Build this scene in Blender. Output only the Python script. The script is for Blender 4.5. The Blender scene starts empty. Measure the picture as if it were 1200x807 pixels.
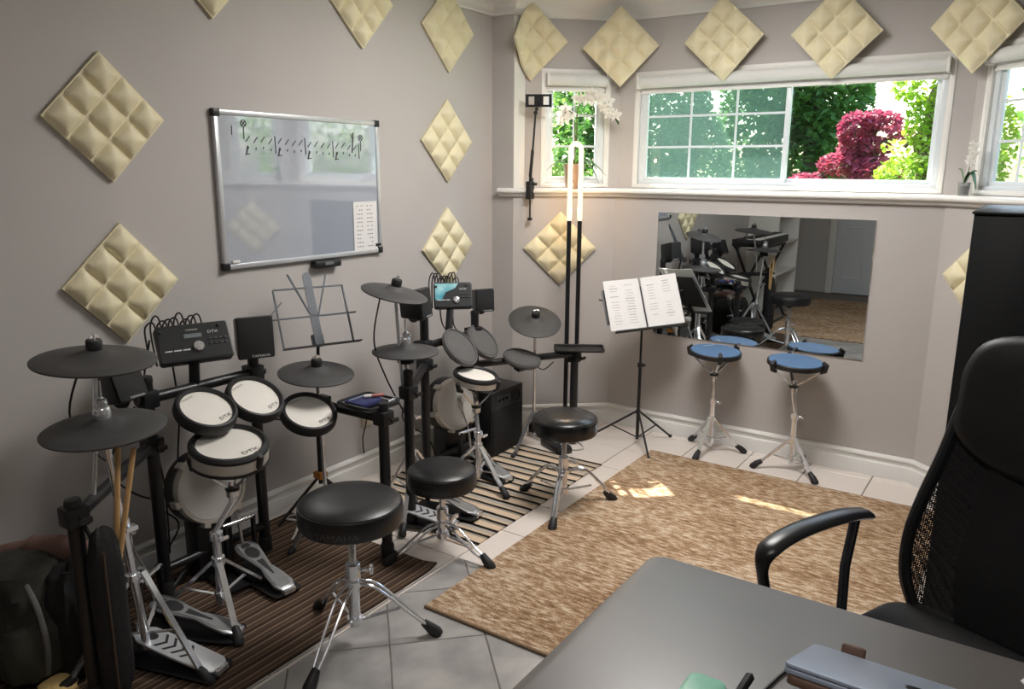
import bpy, bmesh, math, random
from mathutils import Vector, Matrix, Euler, noise
random.seed(7)
S = bpy.context.scene
COL = S.collection
V = Vector
PI = math.pi

# ------------------------------------------------------------------ camera
def setup_camera():
    f, yaw, pit, rol = 915.0, -0.593315, 0.220442, -0.006372
    cy, sy, cp, sp = math.cos(yaw), math.sin(yaw), math.cos(pit), math.sin(pit)
    fw = V((sy*cp, cy*cp, -sp)); r0 = V((cy, -sy, 0)); d0 = fw.cross(r0)
    c, s = math.cos(rol), math.sin(rol)
    r = c*r0 + s*d0; d = -s*r0 + c*d0
    cam = bpy.data.cameras.new('camera'); cam.sensor_width = 36; cam.lens = f/1200*36
    cam.clip_start = 0.02; cam.clip_end = 300
    o = bpy.data.objects.new('camera', cam); COL.objects.link(o)
    m = Matrix((r, -d, -fw)).transposed().to_4x4(); m.translation = V((2.7, 0, 1.52))
    o.matrix_world = m
    S.camera = o
setup_camera()

# ------------------------------------------------------------------ world, sun, exposure
w = bpy.data.worlds.new('world'); S.world = w; w.use_nodes = True
nt = w.node_tree; nt.nodes.clear()
sky = nt.nodes.new('ShaderNodeTexSky'); sky.sky_type = 'NISHITA'; sky.sun_disc = False
sky.sun_elevation = math.radians(54); sky.sun_rotation = math.radians(-49); sky.air_density = 1.0; sky.dust_density = 3.0; sky.ozone_density = 1.0
bg = nt.nodes.new('ShaderNodeBackground'); bg.inputs[1].default_value = 1.1
out = nt.nodes.new('ShaderNodeOutputWorld')
nt.links.new(sky.outputs[0], bg.inputs[0]); nt.links.new(bg.outputs[0], out.inputs[0])

SUN_DIR = V((-0.49, 0.46, 1.0)).normalized()
sl = bpy.data.lights.new('sun', 'SUN'); sl.energy = 22.0; sl.angle = math.radians(0.6); sl.color = (1.0, 0.95, 0.86)
so = bpy.data.objects.new('sun', sl); COL.objects.link(so); so.rotation_euler = SUN_DIR.to_track_quat('Z', 'Y').to_euler()
so.location = (0, 6, 12)
S.view_settings.view_transform = 'Standard'; S.view_settings.look = 'None'
S.view_settings.exposure = 0.0; S.view_settings.gamma = 1.0; S.view_settings.use_curve_mapping = False
FILL_L = 102.0

# ------------------------------------------------------------------ materials
def lin(c):
    return tuple(((x/255)/12.92 if x/255 <= 0.04045 else ((x/255+0.055)/1.055)**2.4) for x in c)
MATS = {}
def mat(name, rgb, rough=0.5, metal=0.0, var=0.06, scale=30, bump=0.0, coat=0.0, emit=None, estr=0, trans=0, spec=0.5, stretch=None, alpha=1, col2=None, detail=4, bscale=None, rvar=0, translucent=0):
    if name in MATS: return MATS[name]
    m = bpy.data.materials.new(name); m.use_nodes = True
    n = m.node_tree; b = n.nodes['Principled BSDF']
    base = V(lin(rgb))
    tc = n.nodes.new('ShaderNodeTexCoord'); mp = n.nodes.new('ShaderNodeMapping')
    if stretch: mp.inputs['Scale'].default_value = stretch
    n.links.new(tc.outputs['Object'], mp.inputs[0])
    nz = n.nodes.new('ShaderNodeTexNoise'); nz.inputs['Scale'].default_value = scale; nz.inputs['Detail'].default_value = detail
    n.links.new(mp.outputs[0], nz.inputs['Vector'])
    rp = n.nodes.new('ShaderNodeValToRGB')
    c2 = V(lin(col2)) if col2 else base*(1+var); c1 = base if col2 else base*(1-var)
    rp.color_ramp.elements[0].color = (*c1, 1); rp.color_ramp.elements[1].color = (*c2, 1)
    rp.color_ramp.elements[0].position = 0.35; rp.color_ramp.elements[1].position = 0.65
    n.links.new(nz.outputs[0], rp.inputs[0]); n.links.new(rp.outputs[0], b.inputs['Base Color'])
    b.inputs['Roughness'].default_value = rough; b.inputs['Metallic'].default_value = metal
    b.inputs['Specular IOR Level'].default_value = spec
    b.inputs['Coat Weight'].default_value = coat
    b.inputs['Transmission Weight'].default_value = trans
    b.inputs['Alpha'].default_value = alpha
    if rvar:
        mr = n.nodes.new('ShaderNodeMapRange'); mr.inputs['To Min'].default_value = max(0, rough-rvar); mr.inputs['To Max'].default_value = rough+rvar
        n.links.new(nz.outputs[0], mr.inputs[0]); n.links.new(mr.outputs[0], b.inputs['Roughness'])
    if emit:
        b.inputs['Emission Color'].default_value = (*lin(emit), 1); b.inputs['Emission Strength'].default_value = estr
    if bump:
        bz = nz
        if bscale:
            bz = n.nodes.new('ShaderNodeTexNoise'); bz.inputs['Scale'].default_value = bscale; n.links.new(mp.outputs[0], bz.inputs['Vector'])
        bp = n.nodes.new('ShaderNodeBump'); bp.inputs['Strength'].default_value = bump; bp.inputs['Distance'].default_value = 0.01
        n.links.new(bz.outputs[0], bp.inputs['Height']); n.links.new(bp.outputs[0], b.inputs['Normal'])
    if translucent:
        tr = n.nodes.new('ShaderNodeBsdfTranslucent'); n.links.new(rp.outputs[0], tr.inputs[0])
        mx = n.nodes.new('ShaderNodeMixShader'); mx.inputs[0].default_value = translucent
        n.links.new(b.outputs[0], mx.inputs[1]); n.links.new(tr.outputs[0], mx.inputs[2])
        n.links.new(mx.outputs[0], n.nodes['Material Output'].inputs[0])
    MATS[name] = m
    return m

wallp = mat('wall_paint', (184, 179, 176), 0.75, var=0.015, scale=3, bump=0.02, bscale=180)
white = mat('white_trim', (226, 224, 220), 0.4, var=0.015, scale=5)
ceilm = mat('ceiling_paint', (225, 223, 219), 0.9, var=0.01, bump=0.03, bscale=120)
vinyl = mat('window_vinyl', (214, 220, 224), 0.35, var=0.01)
blindm = mat('blind_fabric', (214, 214, 212), 0.7, var=0.015, scale=60)
foam = mat('cream_leatherette', (226, 216, 182), 0.5, var=0.03, scale=14, bump=0.03, bscale=200)
rubber = mat('black_rubber', (30, 30, 31), 0.55, var=0.1)
blackm = mat('black_metal', (22, 22, 24), 0.38, var=0.1, scale=40)
blackp = mat('black_plastic', (24, 25, 27), 0.42, var=0.1, scale=60)
cymb = mat('cymbal_rubber', (62, 61, 61), 0.62, var=0.06, scale=25, bump=0.03, bscale=300)
chrome = mat('chrome', (232, 234, 238), 0.16, 0.8, var=0.03, scale=20, rvar=0.05)
steel = mat('brushed_steel', (176, 177, 180), 0.3, 0.85, var=0.05, stretch=(1, 1, 12), scale=30)
alum = mat('aluminium', (204, 206, 210), 0.35, 0.5, var=0.03)
head = mat('pad_head_white', (226, 221, 213), 0.6, var=0.02, scale=8)
headg = mat('kick_head_grey', (196, 193, 188), 0.5, var=0.03, scale=8)
headr = mat('pad_head_rubber', (88, 87, 86), 0.65, var=0.05, scale=20)
shell = mat('silver_shell', (196, 191, 182), 0.35, 0.45, var=0.03)
vinylseat = mat('black_vinyl', (26, 27, 29), 0.36, var=0.08, scale=40, bump=0.04, bscale=260)
inkg = mat('grey_print', (112, 112, 112), 0.5, var=0.05)
inkd = mat('dark_print', (40, 40, 42), 0.5, var=0.05)
inkw = mat('white_print', (205, 205, 205), 0.5, var=0.05)
grille = mat('speaker_grille', (17, 18, 20), 0.7, var=0.2, scale=400, bump=0.3)
wood = mat('stick_wood', (196, 158, 108), 0.5, var=0.1, scale=10, stretch=(8, 8, 1))
cablem = mat('black_cable', (18, 18, 19), 0.5)
cablew = mat('white_cable', (205, 200, 194), 0.5)
paper = mat('paper', (224, 222, 221), 0.7, var=0.01)
glass_red = None

# ------------------------------------------------------------------ mesh builder
def basis(nrm, up=V((0, 0, 1))):
    z = V(nrm).normalized()
    x = V(up).cross(z)
    if x.length < 1e-4: x = V((0, 1, 0)).cross(z)
    if x.length < 1e-4: x = V((1, 0, 0))
    x.normalize(); y = z.cross(x)
    return Matrix((x, y, z)).transposed()

class G:
    def __init__(s): s.v = []; s.f = []
    def add(s, vs, fs):
        k = len(s.v); s.v += [V(p) for p in vs]; s.f += [tuple(i+k for i in f) for f in fs]; return s
    def box(s, c, d, R=None):
        c = V(c); R = R or Matrix.Identity(3); x, y, z = d[0]/2, d[1]/2, d[2]/2
        vs = [c + R @ V((a*x, b*y, e*z)) for e in (-1, 1) for b in (-1, 1) for a in (-1, 1)]
        return s.add(vs, [(0, 2, 3, 1), (4, 5, 7, 6), (0, 1, 5, 4), (2, 6, 7, 3), (0, 4, 6, 2), (1, 3, 7, 5)])
    def bx(s, x0, x1, y0, y1, z0, z1):
        return s.box(((x0+x1)/2, (y0+y1)/2, (z0+z1)/2), (x1-x0, y1-y0, z1-z0))
    def bar(s, p, q, w, h, up=V((0, 0, 1))):
        p, q = V(p), V(q); d = q-p
        return s.box((p+q)/2, (w, h, d.length), basis(d, up))
    def tube(s, pts, r, n=8, closed=False):
        pts = [V(p) for p in pts]; m = len(pts); R = r if isinstance(r, (list, tuple)) else [r]*m
        k = len(s.v); prev = None; vs = []
        for i, p in enumerate(pts):
            a = pts[(i-1) % m] if (i > 0 or closed) else p; b = pts[(i+1) % m] if (i < m-1 or closed) else p
            t = (b-a).normalized()
            if prev is None:
                u = t.cross(V((0, 0, 1)));
                if u.length < 1e-3: u = t.cross(V((1, 0, 0)))
                u.normalize()
            else:
                u = prev - t*prev.dot(t); u.normalize()
            prev = u; w_ = t.cross(u)
            for j in range(n):
                an = 2*PI*j/n; vs.append(p + (u*math.cos(an)+w_*math.sin(an))*R[i])
        fs = []
        for i in range(m if closed else m-1):
            a = i*n; b = ((i+1) % m)*n
            for j in range(n): fs.append((a+j, a+(j+1) % n, b+(j+1) % n, b+j))
        if not closed: fs += [tuple(reversed(range(n))), tuple(range((m-1)*n, m*n))]
        return s.add(vs, fs)
    def cyl(s, p, q, r, r2=None, n=16): return s.tube([p, q], [r, r if r2 is None else r2], n)
    def lathe(s, prof, o=(0, 0, 0), R=None, n=32):
        o = V(o); R = R or Matrix.Identity(3); vs = []; fs = []; m = len(prof)
        for r, z in prof:
            for j in range(n):
                a = 2*PI*j/n; vs.append(o + R @ V((max(r, 1e-5)*math.cos(a), max(r, 1e-5)*math.sin(a), z)))
        for i in range(m-1):
            for j in range(n): fs.append((i*n+j, i*n+(j+1) % n, (i+1)*n+(j+1) % n, (i+1)*n+j))
        if prof[0][0] > 1e-4: fs.append(tuple(reversed(range(n))))
        if prof[-1][0] > 1e-4: fs.append(tuple(range((m-1)*n, m*n)))
        return s.add(vs, fs)
    def prism(s, poly, z0, z1, o=(0, 0, 0), R=None):
        o = V(o); R = R or Matrix.Identity(3); n = len(poly)
        vs = [o + R @ V((x, y, z0)) for x, y in poly] + [o + R @ V((x, y, z1)) for x, y in poly]
        return s.add(vs, [tuple(reversed(range(n))), tuple(range(n, 2*n))] + [(i, (i+1) % n, n+(i+1) % n, n+i) for i in range(n)])
    def ball(s, c, r, n=10, R=None, sc=(1, 1, 1)):
        R = R or Matrix.Identity(3)
        k = len(s.v)
        s.lathe([(r*math.sin(PI*i/n), -r*math.cos(PI*i/n)) for i in range(n+1)], (0, 0, 0), None, n*2)
        for i in range(k, len(s.v)):
            p = s.v[i]; s.v[i] = V(c) + R @ V((p.x*sc[0], p.y*sc[1], p.z*sc[2]))
        return s
    def sweep(s, path, prof, closed_prof=True):
        """path: 2d polyline, profile (offset to the right-hand interior, z); mitred corners"""
        path = [V(p) for p in path]; m = len(path); k = len(prof); vs = []; fs = []
        for i, p in enumerate(path):
            def nrm(a, b):
                d = (b-a).normalized(); return V((d.y, -d.x))
            if i == 0: nn = nrm(path[0], path[1]); sc = 1
            elif i == m-1: nn = nrm(path[-2], path[-1]); sc = 1
            else:
                n1 = nrm(path[i-1], p); n2 = nrm(p, path[i+1]); nn = (n1+n2).normalized(); sc = 1/max(0.3, nn.dot(n1))
            for o, z in prof: q = p + nn*o*sc; vs.append((q.x, q.y, z))
        for i in range(m-1):
            for j in range(k): fs.append((i*k+j, i*k+(j+1) % k, (i+1)*k+(j+1) % k, (i+1)*k+j))
        fs += [tuple(range(k)), tuple(reversed(range((m-1)*k, m*k)))]
        return s.add(vs, fs)
    def mesh(s, name, m=None, bevel=0, seg=2, smooth=35, off=None, tri=False):
        bm = bmesh.new()
        o = off or V((0, 0, 0))
        vs = [bm.verts.new(p-o) for p in s.v]
        for f in s.f:
            try: bm.faces.new([vs[i] for i in f])
            except ValueError: pass
        bmesh.ops.recalc_face_normals(bm, faces=bm.faces)
        if bevel:
            es = [e for e in bm.edges if len(e.link_faces) == 2 and e.calc_face_angle(0) > 0.5]
            bmesh.ops.bevel(bm, geom=es, offset=bevel, segments=seg, affect='EDGES', profile=0.5, clamp_overlap=True)
        me = bpy.data.meshes.new(name); bm.to_mesh(me); bm.free()
        if smooth:
            for p in me.polygons: p.use_smooth = True
            me.set_sharp_from_angle(angle=math.radians(smooth))
        if m: me.materials.append(m)
        return me
    def build(s, name, m, parent=None, bevel=0, world=False, smooth=35, label=None, seg=2):
        off = V((0, 0, 0))
        if world and parent:
            p = parent
            while p: off = off + p.location; p = p.parent
        return link(name, s.mesh(name, m, bevel, seg, smooth, off), parent, label)

def link(name, me, parent=None, label=None):
    o = bpy.data.objects.new(name, me); COL.objects.link(o)
    if parent: o.parent = parent
    if label: o['label'] = label
    return o
def tag(o, label, cat, group=None, kind=None):
    o['label'] = label
    if cat: o['category'] = cat
    if group: o['group'] = group
    if kind: o['kind'] = kind
    return o
def thing(name, label, cat, loc=(0, 0, 0), rot=None, group=None):
    o = bpy.data.objects.new(name, None); COL.objects.link(o); o.empty_display_size = 0.05
    o.location = loc
    if rot is not None: o.rotation_euler = rot.to_euler() if isinstance(rot, Matrix) else (0, 0, rot)
    return tag(o, label, cat, group)
def struct(name, g, m, label, bevel=0, smooth=35):
    o = g.build(name, m, None, bevel, smooth=smooth); o['kind'] = 'structure'; o['label'] = label
    return o
def child(o, parent, name=None):
    c = o.copy(); COL.objects.link(c); c.parent = parent
    return c
def text_verts(s, size, ext=0.0):
    cu = bpy.data.curves.new('txt', 'FONT'); cu.body = s; cu.size = size; cu.align_x = 'CENTER'; cu.align_y = 'CENTER'; cu.resolution_u = 2
    cu.extrude = ext
    ob = bpy.data.objects.new('txt', cu); COL.objects.link(ob)
    dg = bpy.context.evaluated_depsgraph_get(); me = bpy.data.meshes.new_from_object(ob.evaluated_get(dg))
    vs = [v.co.copy() for v in me.vertices]; fs = [tuple(p.vertices) for p in me.polygons]
    bpy.data.objects.remove(ob); bpy.data.curves.remove(cu); bpy.data.meshes.remove(me)
    return vs, fs
def text(g, s, size, o, R=None, sx=1.0):
    vs, fs = text_verts(s, size); R = R or Matrix.Identity(3); o = V(o)
    return g.add([o + R @ V((p.x*sx, p.y, p.z)) for p in vs], fs)
def rrect(x0, x1, y0, y1, r, n=5):
    P = []
    for cx, cy, a0 in ((x1-r, y1-r, 0), (x0+r, y1-r, PI/2), (x0+r, y0+r, PI), (x1-r, y0+r, 3*PI/2)):
        for i in range(n+1): a = a0+PI/2*i/n; P.append((cx+r*math.cos(a), cy+r*math.sin(a)))
    return P
def catmull(pts, n=6):
    pts = [V(p) for p in pts]; P = [pts[0]]+pts+[pts[-1]]; o = []
    for i in range(1, len(P)-2):
        a, b, c, d = P[i-1], P[i], P[i+1], P[i+2]
        for k in range(n):
            t = k/n; o.append(0.5*((2*b)+(c-a)*t+(2*a-5*b+4*c-d)*t*t+(3*b-a-3*c+d)*t**3))
    o.append(pts[-1]); return o

# ------------------------------------------------------------------ the room
ZC, ZS = 2.47, 1.415
LOW = [(0.148, 3.788), (0.605, 4.174), (2.307, 4.174), (2.764, 3.788)]
UP = [(0.148, 3.788), (0.148, 3.90), (0.551, 4.304), (2.361, 4.304), (2.764, 3.90), (2.764, 3.788)]
def wallseg(g, p, q, z0, z1, th=0.12, hole=None):
    p, q = V((*p, 0)), V((*q, 0)); d = (q-p); L = d.length; d.normalize(); nn = V((-d.y, d.x, 0))
    R = Matrix((d, nn, V((0, 0, 1)))).transposed()
    def b(s0, s1, a, c):
        if s1 > s0 and c > a: g.box(p + d*((s0+s1)/2) + nn*th/2 + V((0, 0, (a+c)/2)), (s1-s0, th, c-a), R)
    if not hole: b(0, L, z0, z1)
    else:
        s0, s1, a, c = hole
        b(0, s0, z0, z1); b(s1, L, z0, z1); b(s0, s1, z0, a); b(s0, s1, c, z1)
    return g
struct('wall_left', G().bx(-0.12, 0, -2.32, 3.92, 0, ZC), wallp, 'long plain taupe wall carrying the whiteboard')
struct('wall_stub_left', G().bx(0, 0.148, 3.788, 3.90, 0, ZC), wallp, 'narrow wall return beside the bay at the left')
struct('wall_back', wallseg(G(), (2.764, 3.788), (4.42, 3.788), 0, ZC), wallp, 'wall beside the bay at the right')
struct('wall_right', G().bx(4.3, 4.42, -2.32, 3.79, 0, ZC), wallp, 'side wall behind the desk')
struct('wall_front', wallseg(G(), (4.42, -2.2), (-0.12, -2.2), 0, ZC), wallp, 'wall behind the camera with a white door')
for nm, a, b in (('wall_bay_left', 0, 1), ('wall_bay_center', 1, 2), ('wall_bay_right', 2, 3)):
    struct(nm, wallseg(G(), LOW[a], LOW[b], 0, 1.38, 0.1), wallp, 'lower taupe bay wall under the window ledge')
W1 = (0.117, 0.488, 1.425, 2.06); W2 = (0.118, 1.70, 1.425, 2.045)
struct('wall_bay_upper_left', wallseg(G(), UP[1], UP[2], 1.38, ZC, 0.06, W1), wallp, 'upper bay wall around the small window')
struct('wall_bay_upper_center', wallseg(G(), UP[2], UP[3], 1.38, ZC, 0.06, W2), wallp, 'upper bay wall around the wide window')
struct('wall_bay_upper_right', wallseg(G(), UP[3], UP[4], 1.38, ZC, 0.06, (0.57-0.488, 0.57-0.117, 1.425, 2.06)), wallp, 'upper bay wall around the other small window')
struct('trim_1', G().bx(0.1475, 0.1495, 3.789, 3.899, 1.416, 2.36), white, 'white painted return at the edge of the bay')
struct('ceiling', G().prism([(-0.12, -2.32), (4.42, -2.32), (4.42, 3.9), (2.86, 3.9), (2.86, 3.95), (2.42, 4.41), (0.49, 4.41), (0.05, 3.95), (0.05, 3.9), (-0.12, 3.9)], ZC, ZC+0.06), ceilm, 'white ceiling')
# crown, ledge, baseboards
crown = [(0, 2.35), (0.012, 2.35), (0.014, 2.362), (0.024, 2.368), (0.03, 2.385), (0.05, 2.41), (0.072, 2.425), (0.078, 2.44), (0.092, 2.446), (0.095, 2.47), (0, 2.47)]
struct('trim_2', G().sweep([(0, -2.2), (0, 3.788)] + UP + [(4.3, 3.788)], crown), white, 'white crown moulding around the ceiling', smooth=50)
ledge = [(-0.17, 1.415), (0.028, 1.415), (0.037, 1.411), (0.042, 1.403), (0.042, 1.395), (0.037, 1.388), (0.026, 1.386), (0.024, 1.376), (0.014, 1.368), (0.0, 1.366), (-0.17, 1.366)]
struct('trim_3', G().sweep([(0.06, 3.788)] + LOW + [(2.85, 3.788)], ledge), white, 'white rounded window ledge running round the bay', smooth=50)
bb = [(0, 0), (0.022, 0), (0.022, 0.07), (0.019, 0.076), (0.012, 0.078), (0.012, 0.094), (0.018, 0.099), (0.019, 0.106), (0.014, 0.114), (0.004, 0.12), (0, 0.12)]
struct('baseboard_left', G().sweep([(0, -2.2), (0, 3.788), LOW[0]], bb), white, 'white moulded baseboard along the left wall', smooth=50)
struct('baseboard_back', G().sweep([(0.12, 3.788)] + LOW + [(4.3, 3.788)], bb), white, 'white moulded baseboard round the bay', smooth=50)

# floor with tiles
grout = mat('grout', (120, 112, 106), 0.9, var=0.05)
tilew = mat('white_tile', (222, 212, 204), 0.26, var=0.008, scale=4, rvar=0.03)
slate = mat('grey_slate_tile', (134, 132, 130), 0.34, var=0.12, scale=5, detail=12, rvar=0.1, bump=0.06, col2=(172, 168, 164))
fl = struct('floor', G().bx(-0.1, 4.4, -2.3, 4.25, -0.12, -0.003), grout, 'tiled floor, white squares along the walls and grey slate set diagonally')
tm = G().box((0, 0, -0.004), (0.3, 0.3, 0.008)).mesh('tile', tilew, 0.002, 1)
def inside(x, y):
    if x < -0.02 or x > 2.95: return False
    lim = 3.80 if x < 0.15 or x > 2.76 else (4.18 if 0.6 < x < 2.31 else (3.80+(x-0.148)*0.845 if x < 0.6 else 3.80+(2.764-x)*0.845))
    return y < lim
P = 0.305
for i in range(-1, 10):
    for j in range(0, 15):
        cx = 0.915 + (i-2.5)*P; cy = 4.09 + 0.1525 - P*j
        if cy < 2.25 and cx > 0.915: continue
        if not any(inside(cx+a, cy+b) for a in (-.12, .12) for b in (-.12, .12)): continue
        if cy < 0.6: continue
        t = link('tile', tm, fl); t.location = (cx, cy, 0)
def clip(poly, f):
    o = []
    for i in range(len(poly)):
        a, b = poly[i-1], poly[i]; fa, fb = f(a), f(b)
        if fa*fb < 0: t = fa/(fa-fb); o.append((a[0]+(b[0]-a[0])*t, a[1]+(b[1]-a[1])*t))
        if fb >= 0: o.append(b)
    return o
D = 0.3165/math.sqrt(2)
for i in range(-8, 14):
    for j in range(-10, 14):
        # lattice through the measured grout crossing (1.098, 1.669)
        cx = 1.098 + (i+j+1)*D; cy = 1.669 + (i-j)*D; h = D-0.0035
        poly = [(cx-h, cy), (cx, cy-h), (cx+h, cy), (cx, cy+h)]
        for f in (lambda p: p[0]-0.922, lambda p: 2.265-p[1], lambda p: 3.6-p[0], lambda p: p[1]-0.4):
            poly = clip(poly, f)
            if len(poly) < 3: break
        if len(poly) < 3: continue
        xs = [p[0] for p in poly]; ys = [p[1] for p in poly]
        if (max(xs)-min(xs))*(max(ys)-min(ys)) < 0.002: continue
        o = G().prism([(p[0]-cx, p[1]-cy) for p in poly], -0.008, 0).build('slate_tile', slate, fl, 0.0015, seg=1); o.location = (cx, cy, 0)
g = G().bx(0.905, 0.92, 0.6, 2.262, -0.01, 0.0); g.build('border_strip', tilew, fl)

# windows
def glassmat(name, tint, refl, haze=0.0, hcol=(150, 175, 165)):
    m = bpy.data.materials.new(name); m.use_nodes = True; n = m.node_tree; n.nodes.clear()
    o = n.nodes.new('ShaderNodeOutputMaterial'); t = n.nodes.new('ShaderNodeBsdfTransparent'); t.inputs[0].default_value = (*tint, 1)
    gl = n.nodes.new('ShaderNodeBsdfGlossy'); gl.inputs['Roughness'].default_value = 0.0
    lw = n.nodes.new('ShaderNodeLayerWeight'); pw = n.nodes.new('ShaderNodeMath'); pw.operation = 'POWER'; pw.inputs[1].default_value = 4.0; n.links.new(lw.outputs['Facing'], pw.inputs[0])
    fr = n.nodes.new('ShaderNodeMath'); fr.operation = 'MULTIPLY_ADD'; fr.inputs[1].default_value = 0.7; fr.inputs[2].default_value = 0.04; n.links.new(pw.outputs[0], fr.inputs[0])
    mx = n.nodes.new('ShaderNodeMixShader'); n.links.new(fr.outputs[0], mx.inputs[0]); n.links.new(t.outputs[0], mx.inputs[1]); n.links.new(gl.outputs[0], mx.inputs[2])
    last = mx
    if haze:
        tr = n.nodes.new('ShaderNodeBsdfTranslucent'); nz = n.nodes.new('ShaderNodeTexNoise'); nz.inputs['Scale'].default_value = 40
        rp = n.nodes.new('ShaderNodeValToRGB'); c = V(lin(hcol)); rp.color_ramp.elements[0].color = (*(c*0.95), 1); rp.color_ramp.elements[1].color = (*(c*1.05), 1)
        n.links.new(nz.outputs[0], rp.inputs[0]); n.links.new(rp.outputs[0], tr.inputs[0])
        df = n.nodes.new('ShaderNodeBsdfDiffuse'); n.links.new(rp.outputs[0], df.inputs[0])
        ad = n.nodes.new('ShaderNodeMixShader'); ad.inputs[0].default_value = 0.5; n.links.new(tr.outputs[0], ad.inputs[1]); n.links.new(df.outputs[0], ad.inputs[2])
        m2 = n.nodes.new('ShaderNodeMixShader'); m2.inputs[0].default_value = haze
        n.links.new(mx.outputs[0], m2.inputs[1]); n.links.new(ad.outputs[0], m2.inputs[2]); last = m2
    n.links.new(last.outputs[0], o.inputs[0]); return m
glass = glassmat('window_glass', (0.97, 0.985, 0.98), 0.05)
screen = glassmat('insect_screen', (0.86, 0.93, 0.91), 0.05, 0.13, (140, 175, 168))
def frame_boxes(g, x0, x1, z0, z1, t, y0, y1):
    g.bx(x0, x1, y0, y1, z0, z0+t); g.bx(x0, x1, y0, y1, z1-t, z1); g.bx(x0, x0+t, y0, y1, z0+t, z1-t); g.bx(x1-t, x1, y0, y1, z0+t, z1-t); return g
def window(name, p, q, hole, label, split=None, grid=(2, 3)):
    p, q = V((*p, 0)), V((*q, 0)); d = (q-p).normalized(); s0, s1, z0, z1 = hole
    r = bpy.data.objects.new(name, None); COL.objects.link(r); r.location = p; r.rotation_euler = (0, 0, math.atan2(d.y, d.x))
    r['kind'] = 'structure'; r['label'] = label
    c = G(); frame_boxes(c, s0-0.022, s1+0.022, z0-0.005, z1+0.022, 0.022, -0.006, 0.004); c.build('casing', white, r, 0.003)
    j = G(); frame_boxes(j, s0-0.001, s1+0.001, z0, z1, 0.008, -0.003, 0.059); j.build('jamb', white, r)
    f = G(); frame_boxes(f, s0+0.008, s1-0.008, z0+0.008, z1-0.008, 0.028, 0.012, 0.057); f.build('window_frame', vinyl, r, 0.003)
    def sash(a, b, y, gr, gm, nm='sash'):
        t = 0.026
        sg = G(); frame_boxes(sg, a, b, z0+0.03, z1-0.03, t, y, y+0.02); so_ = sg.build(nm, vinyl, r, 0.002)
        pg = G().bx(a+t, b-t, y+0.010, y+0.013, z0+0.03+t, z1-0.03-t); pg.build('pane', gm, so_)
        if gr:
            nx, nz_ = gr
            for i in range(1, nx): x = a+t+(b-a-2*t)*i/nx; G().bx(x-0.006, x+0.006, y+0.005, y+0.009, z0+0.03+t, z1-0.03-t).build('muntin', vinyl, so_)
            for i in range(1, nz_): z = z0+0.03+t+(z1-z0-0.06-2*t)*i/nz_; G().bx(a+t, b-t, y+0.004, y+0.008, z-0.006, z+0.006).build('muntin', vinyl, so_)
    if split:
        sash(s0+0.03, split+0.018, 0.014, grid, screen, 'sliding_sash'); sash(split-0.012, s1-0.03, 0.036, None, glass, 'fixed_sash')
    else: sash(s0+0.03, s1-0.03, 0.025, grid, glass)
    return r, d
def blind(p, q, hole, label, rollr=0.032, drop=0.02):
    p, q = V((*p, 0)), V((*q, 0)); d = (q-p).normalized(); s0, s1, z0, z1 = hole
    r = thing('roller_blind', label, 'blind', p + d*((s0+s1)/2) + V((0, 0, z1-0.05)), math.atan2(d.y, d.x), 'roller blinds in the bay windows')
    L = s1-s0-0.02; h = L/2
    g = G(); g.lathe([(rollr, -h), (rollr, h)], (0, -0.018, 0.012), basis((1, 0, 0)), 20); g.build('roll', blindm, r)
    G().bx(-h, h, 0.006, 0.008, -drop-0.02, 0.015).build('fabric', blindm, r)
    G().bx(-h, h, 0.001, 0.011, -drop-0.03, -drop-0.018).build('bottom_rail', white, r, 0.003)
    for s_ in (-1, 1): G().bx(s_*h-0.006, s_*h+0.006, -0.05, 0.01, -0.024, 0.046).build('end_cap', white, r, 0.002)
W3 = (0.57-0.488, 0.57-0.117, 1.425, 2.06)
window('window_1', UP[1], UP[2], W1, 'small grid window in the angled bay wall', grid=(2, 3))
window('window_2', UP[2], UP[3], W2, 'wide sliding window with a grid in one half', split=0.118+0.84, grid=(3, 3))
window('window_3', UP[3], UP[4], W3, 'small window in the angled bay wall beside the black cabinet', grid=(2, 3))
blind(UP[1], UP[2], W1, 'short white roller blind rolled up above the tall potted orchid')
blind(UP[2], UP[3], W2, 'long white roller blind rolled up over the wide window')
blind(UP[3], UP[4], W3, 'short white roller blind rolled up beyond the small orchid')

# door and case behind the camera (seen in the mirror)
dr = bpy.data.objects.new('door_1', None); COL.objects.link(dr); dr.location = (0.93, -2.2, 0); dr['kind'] = 'structure'; dr['label'] = 'white panelled door behind the camera'
doorm = mat('door_white', (215, 218, 222), 0.45, var=0.01)
G().bx(-0.38, 0.38, 0.005, 0.04, 0.01, 2.0).build('door_leaf', doorm, dr, 0.003)
g = G()
for z0, z1 in ((0.2, 0.85), (1.0, 1.85)):
    for x0 in (-0.29, 0.05): frame_boxes(g, x0, x0+0.24, z0, z1, 0.02, 0.04, 0.05)
g.build('panel_moulding', doorm, dr, 0.004)
g = G(); g.bx(-0.47, -0.385, 0, 0.03, 0, 2.08); g.bx(0.385, 0.47, 0, 0.03, 0, 2.08); g.bx(-0.47, 0.47, 0, 0.03, 2.005, 2.09); g.build('door_frame', white, dr, 0.004)
g = G().ball((0.32, 0.09, 0.98), 0.027).cyl((0.32, 0.04, 0.98), (0.32, 0.09, 0.98), 0.01); g.build('door_knob', steel, dr)
bc = thing('bookcase', 'tall white open bookcase against the left wall, seen in the mirror', 'bookcase', (0.18, -0.75, 0))
G().bx(-0.18, 0.15, 0.40, 0.43, 0, 2.1).build('side_panel', white, bc, 0.002); G().bx(-0.18, 0.15, -0.43, -0.40, 0, 2.1).build('side_panel', white, bc, 0.002)
G().bx(-0.178, -0.165, -0.4, 0.4, 0, 2.1).build('back_panel', white, bc)
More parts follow.
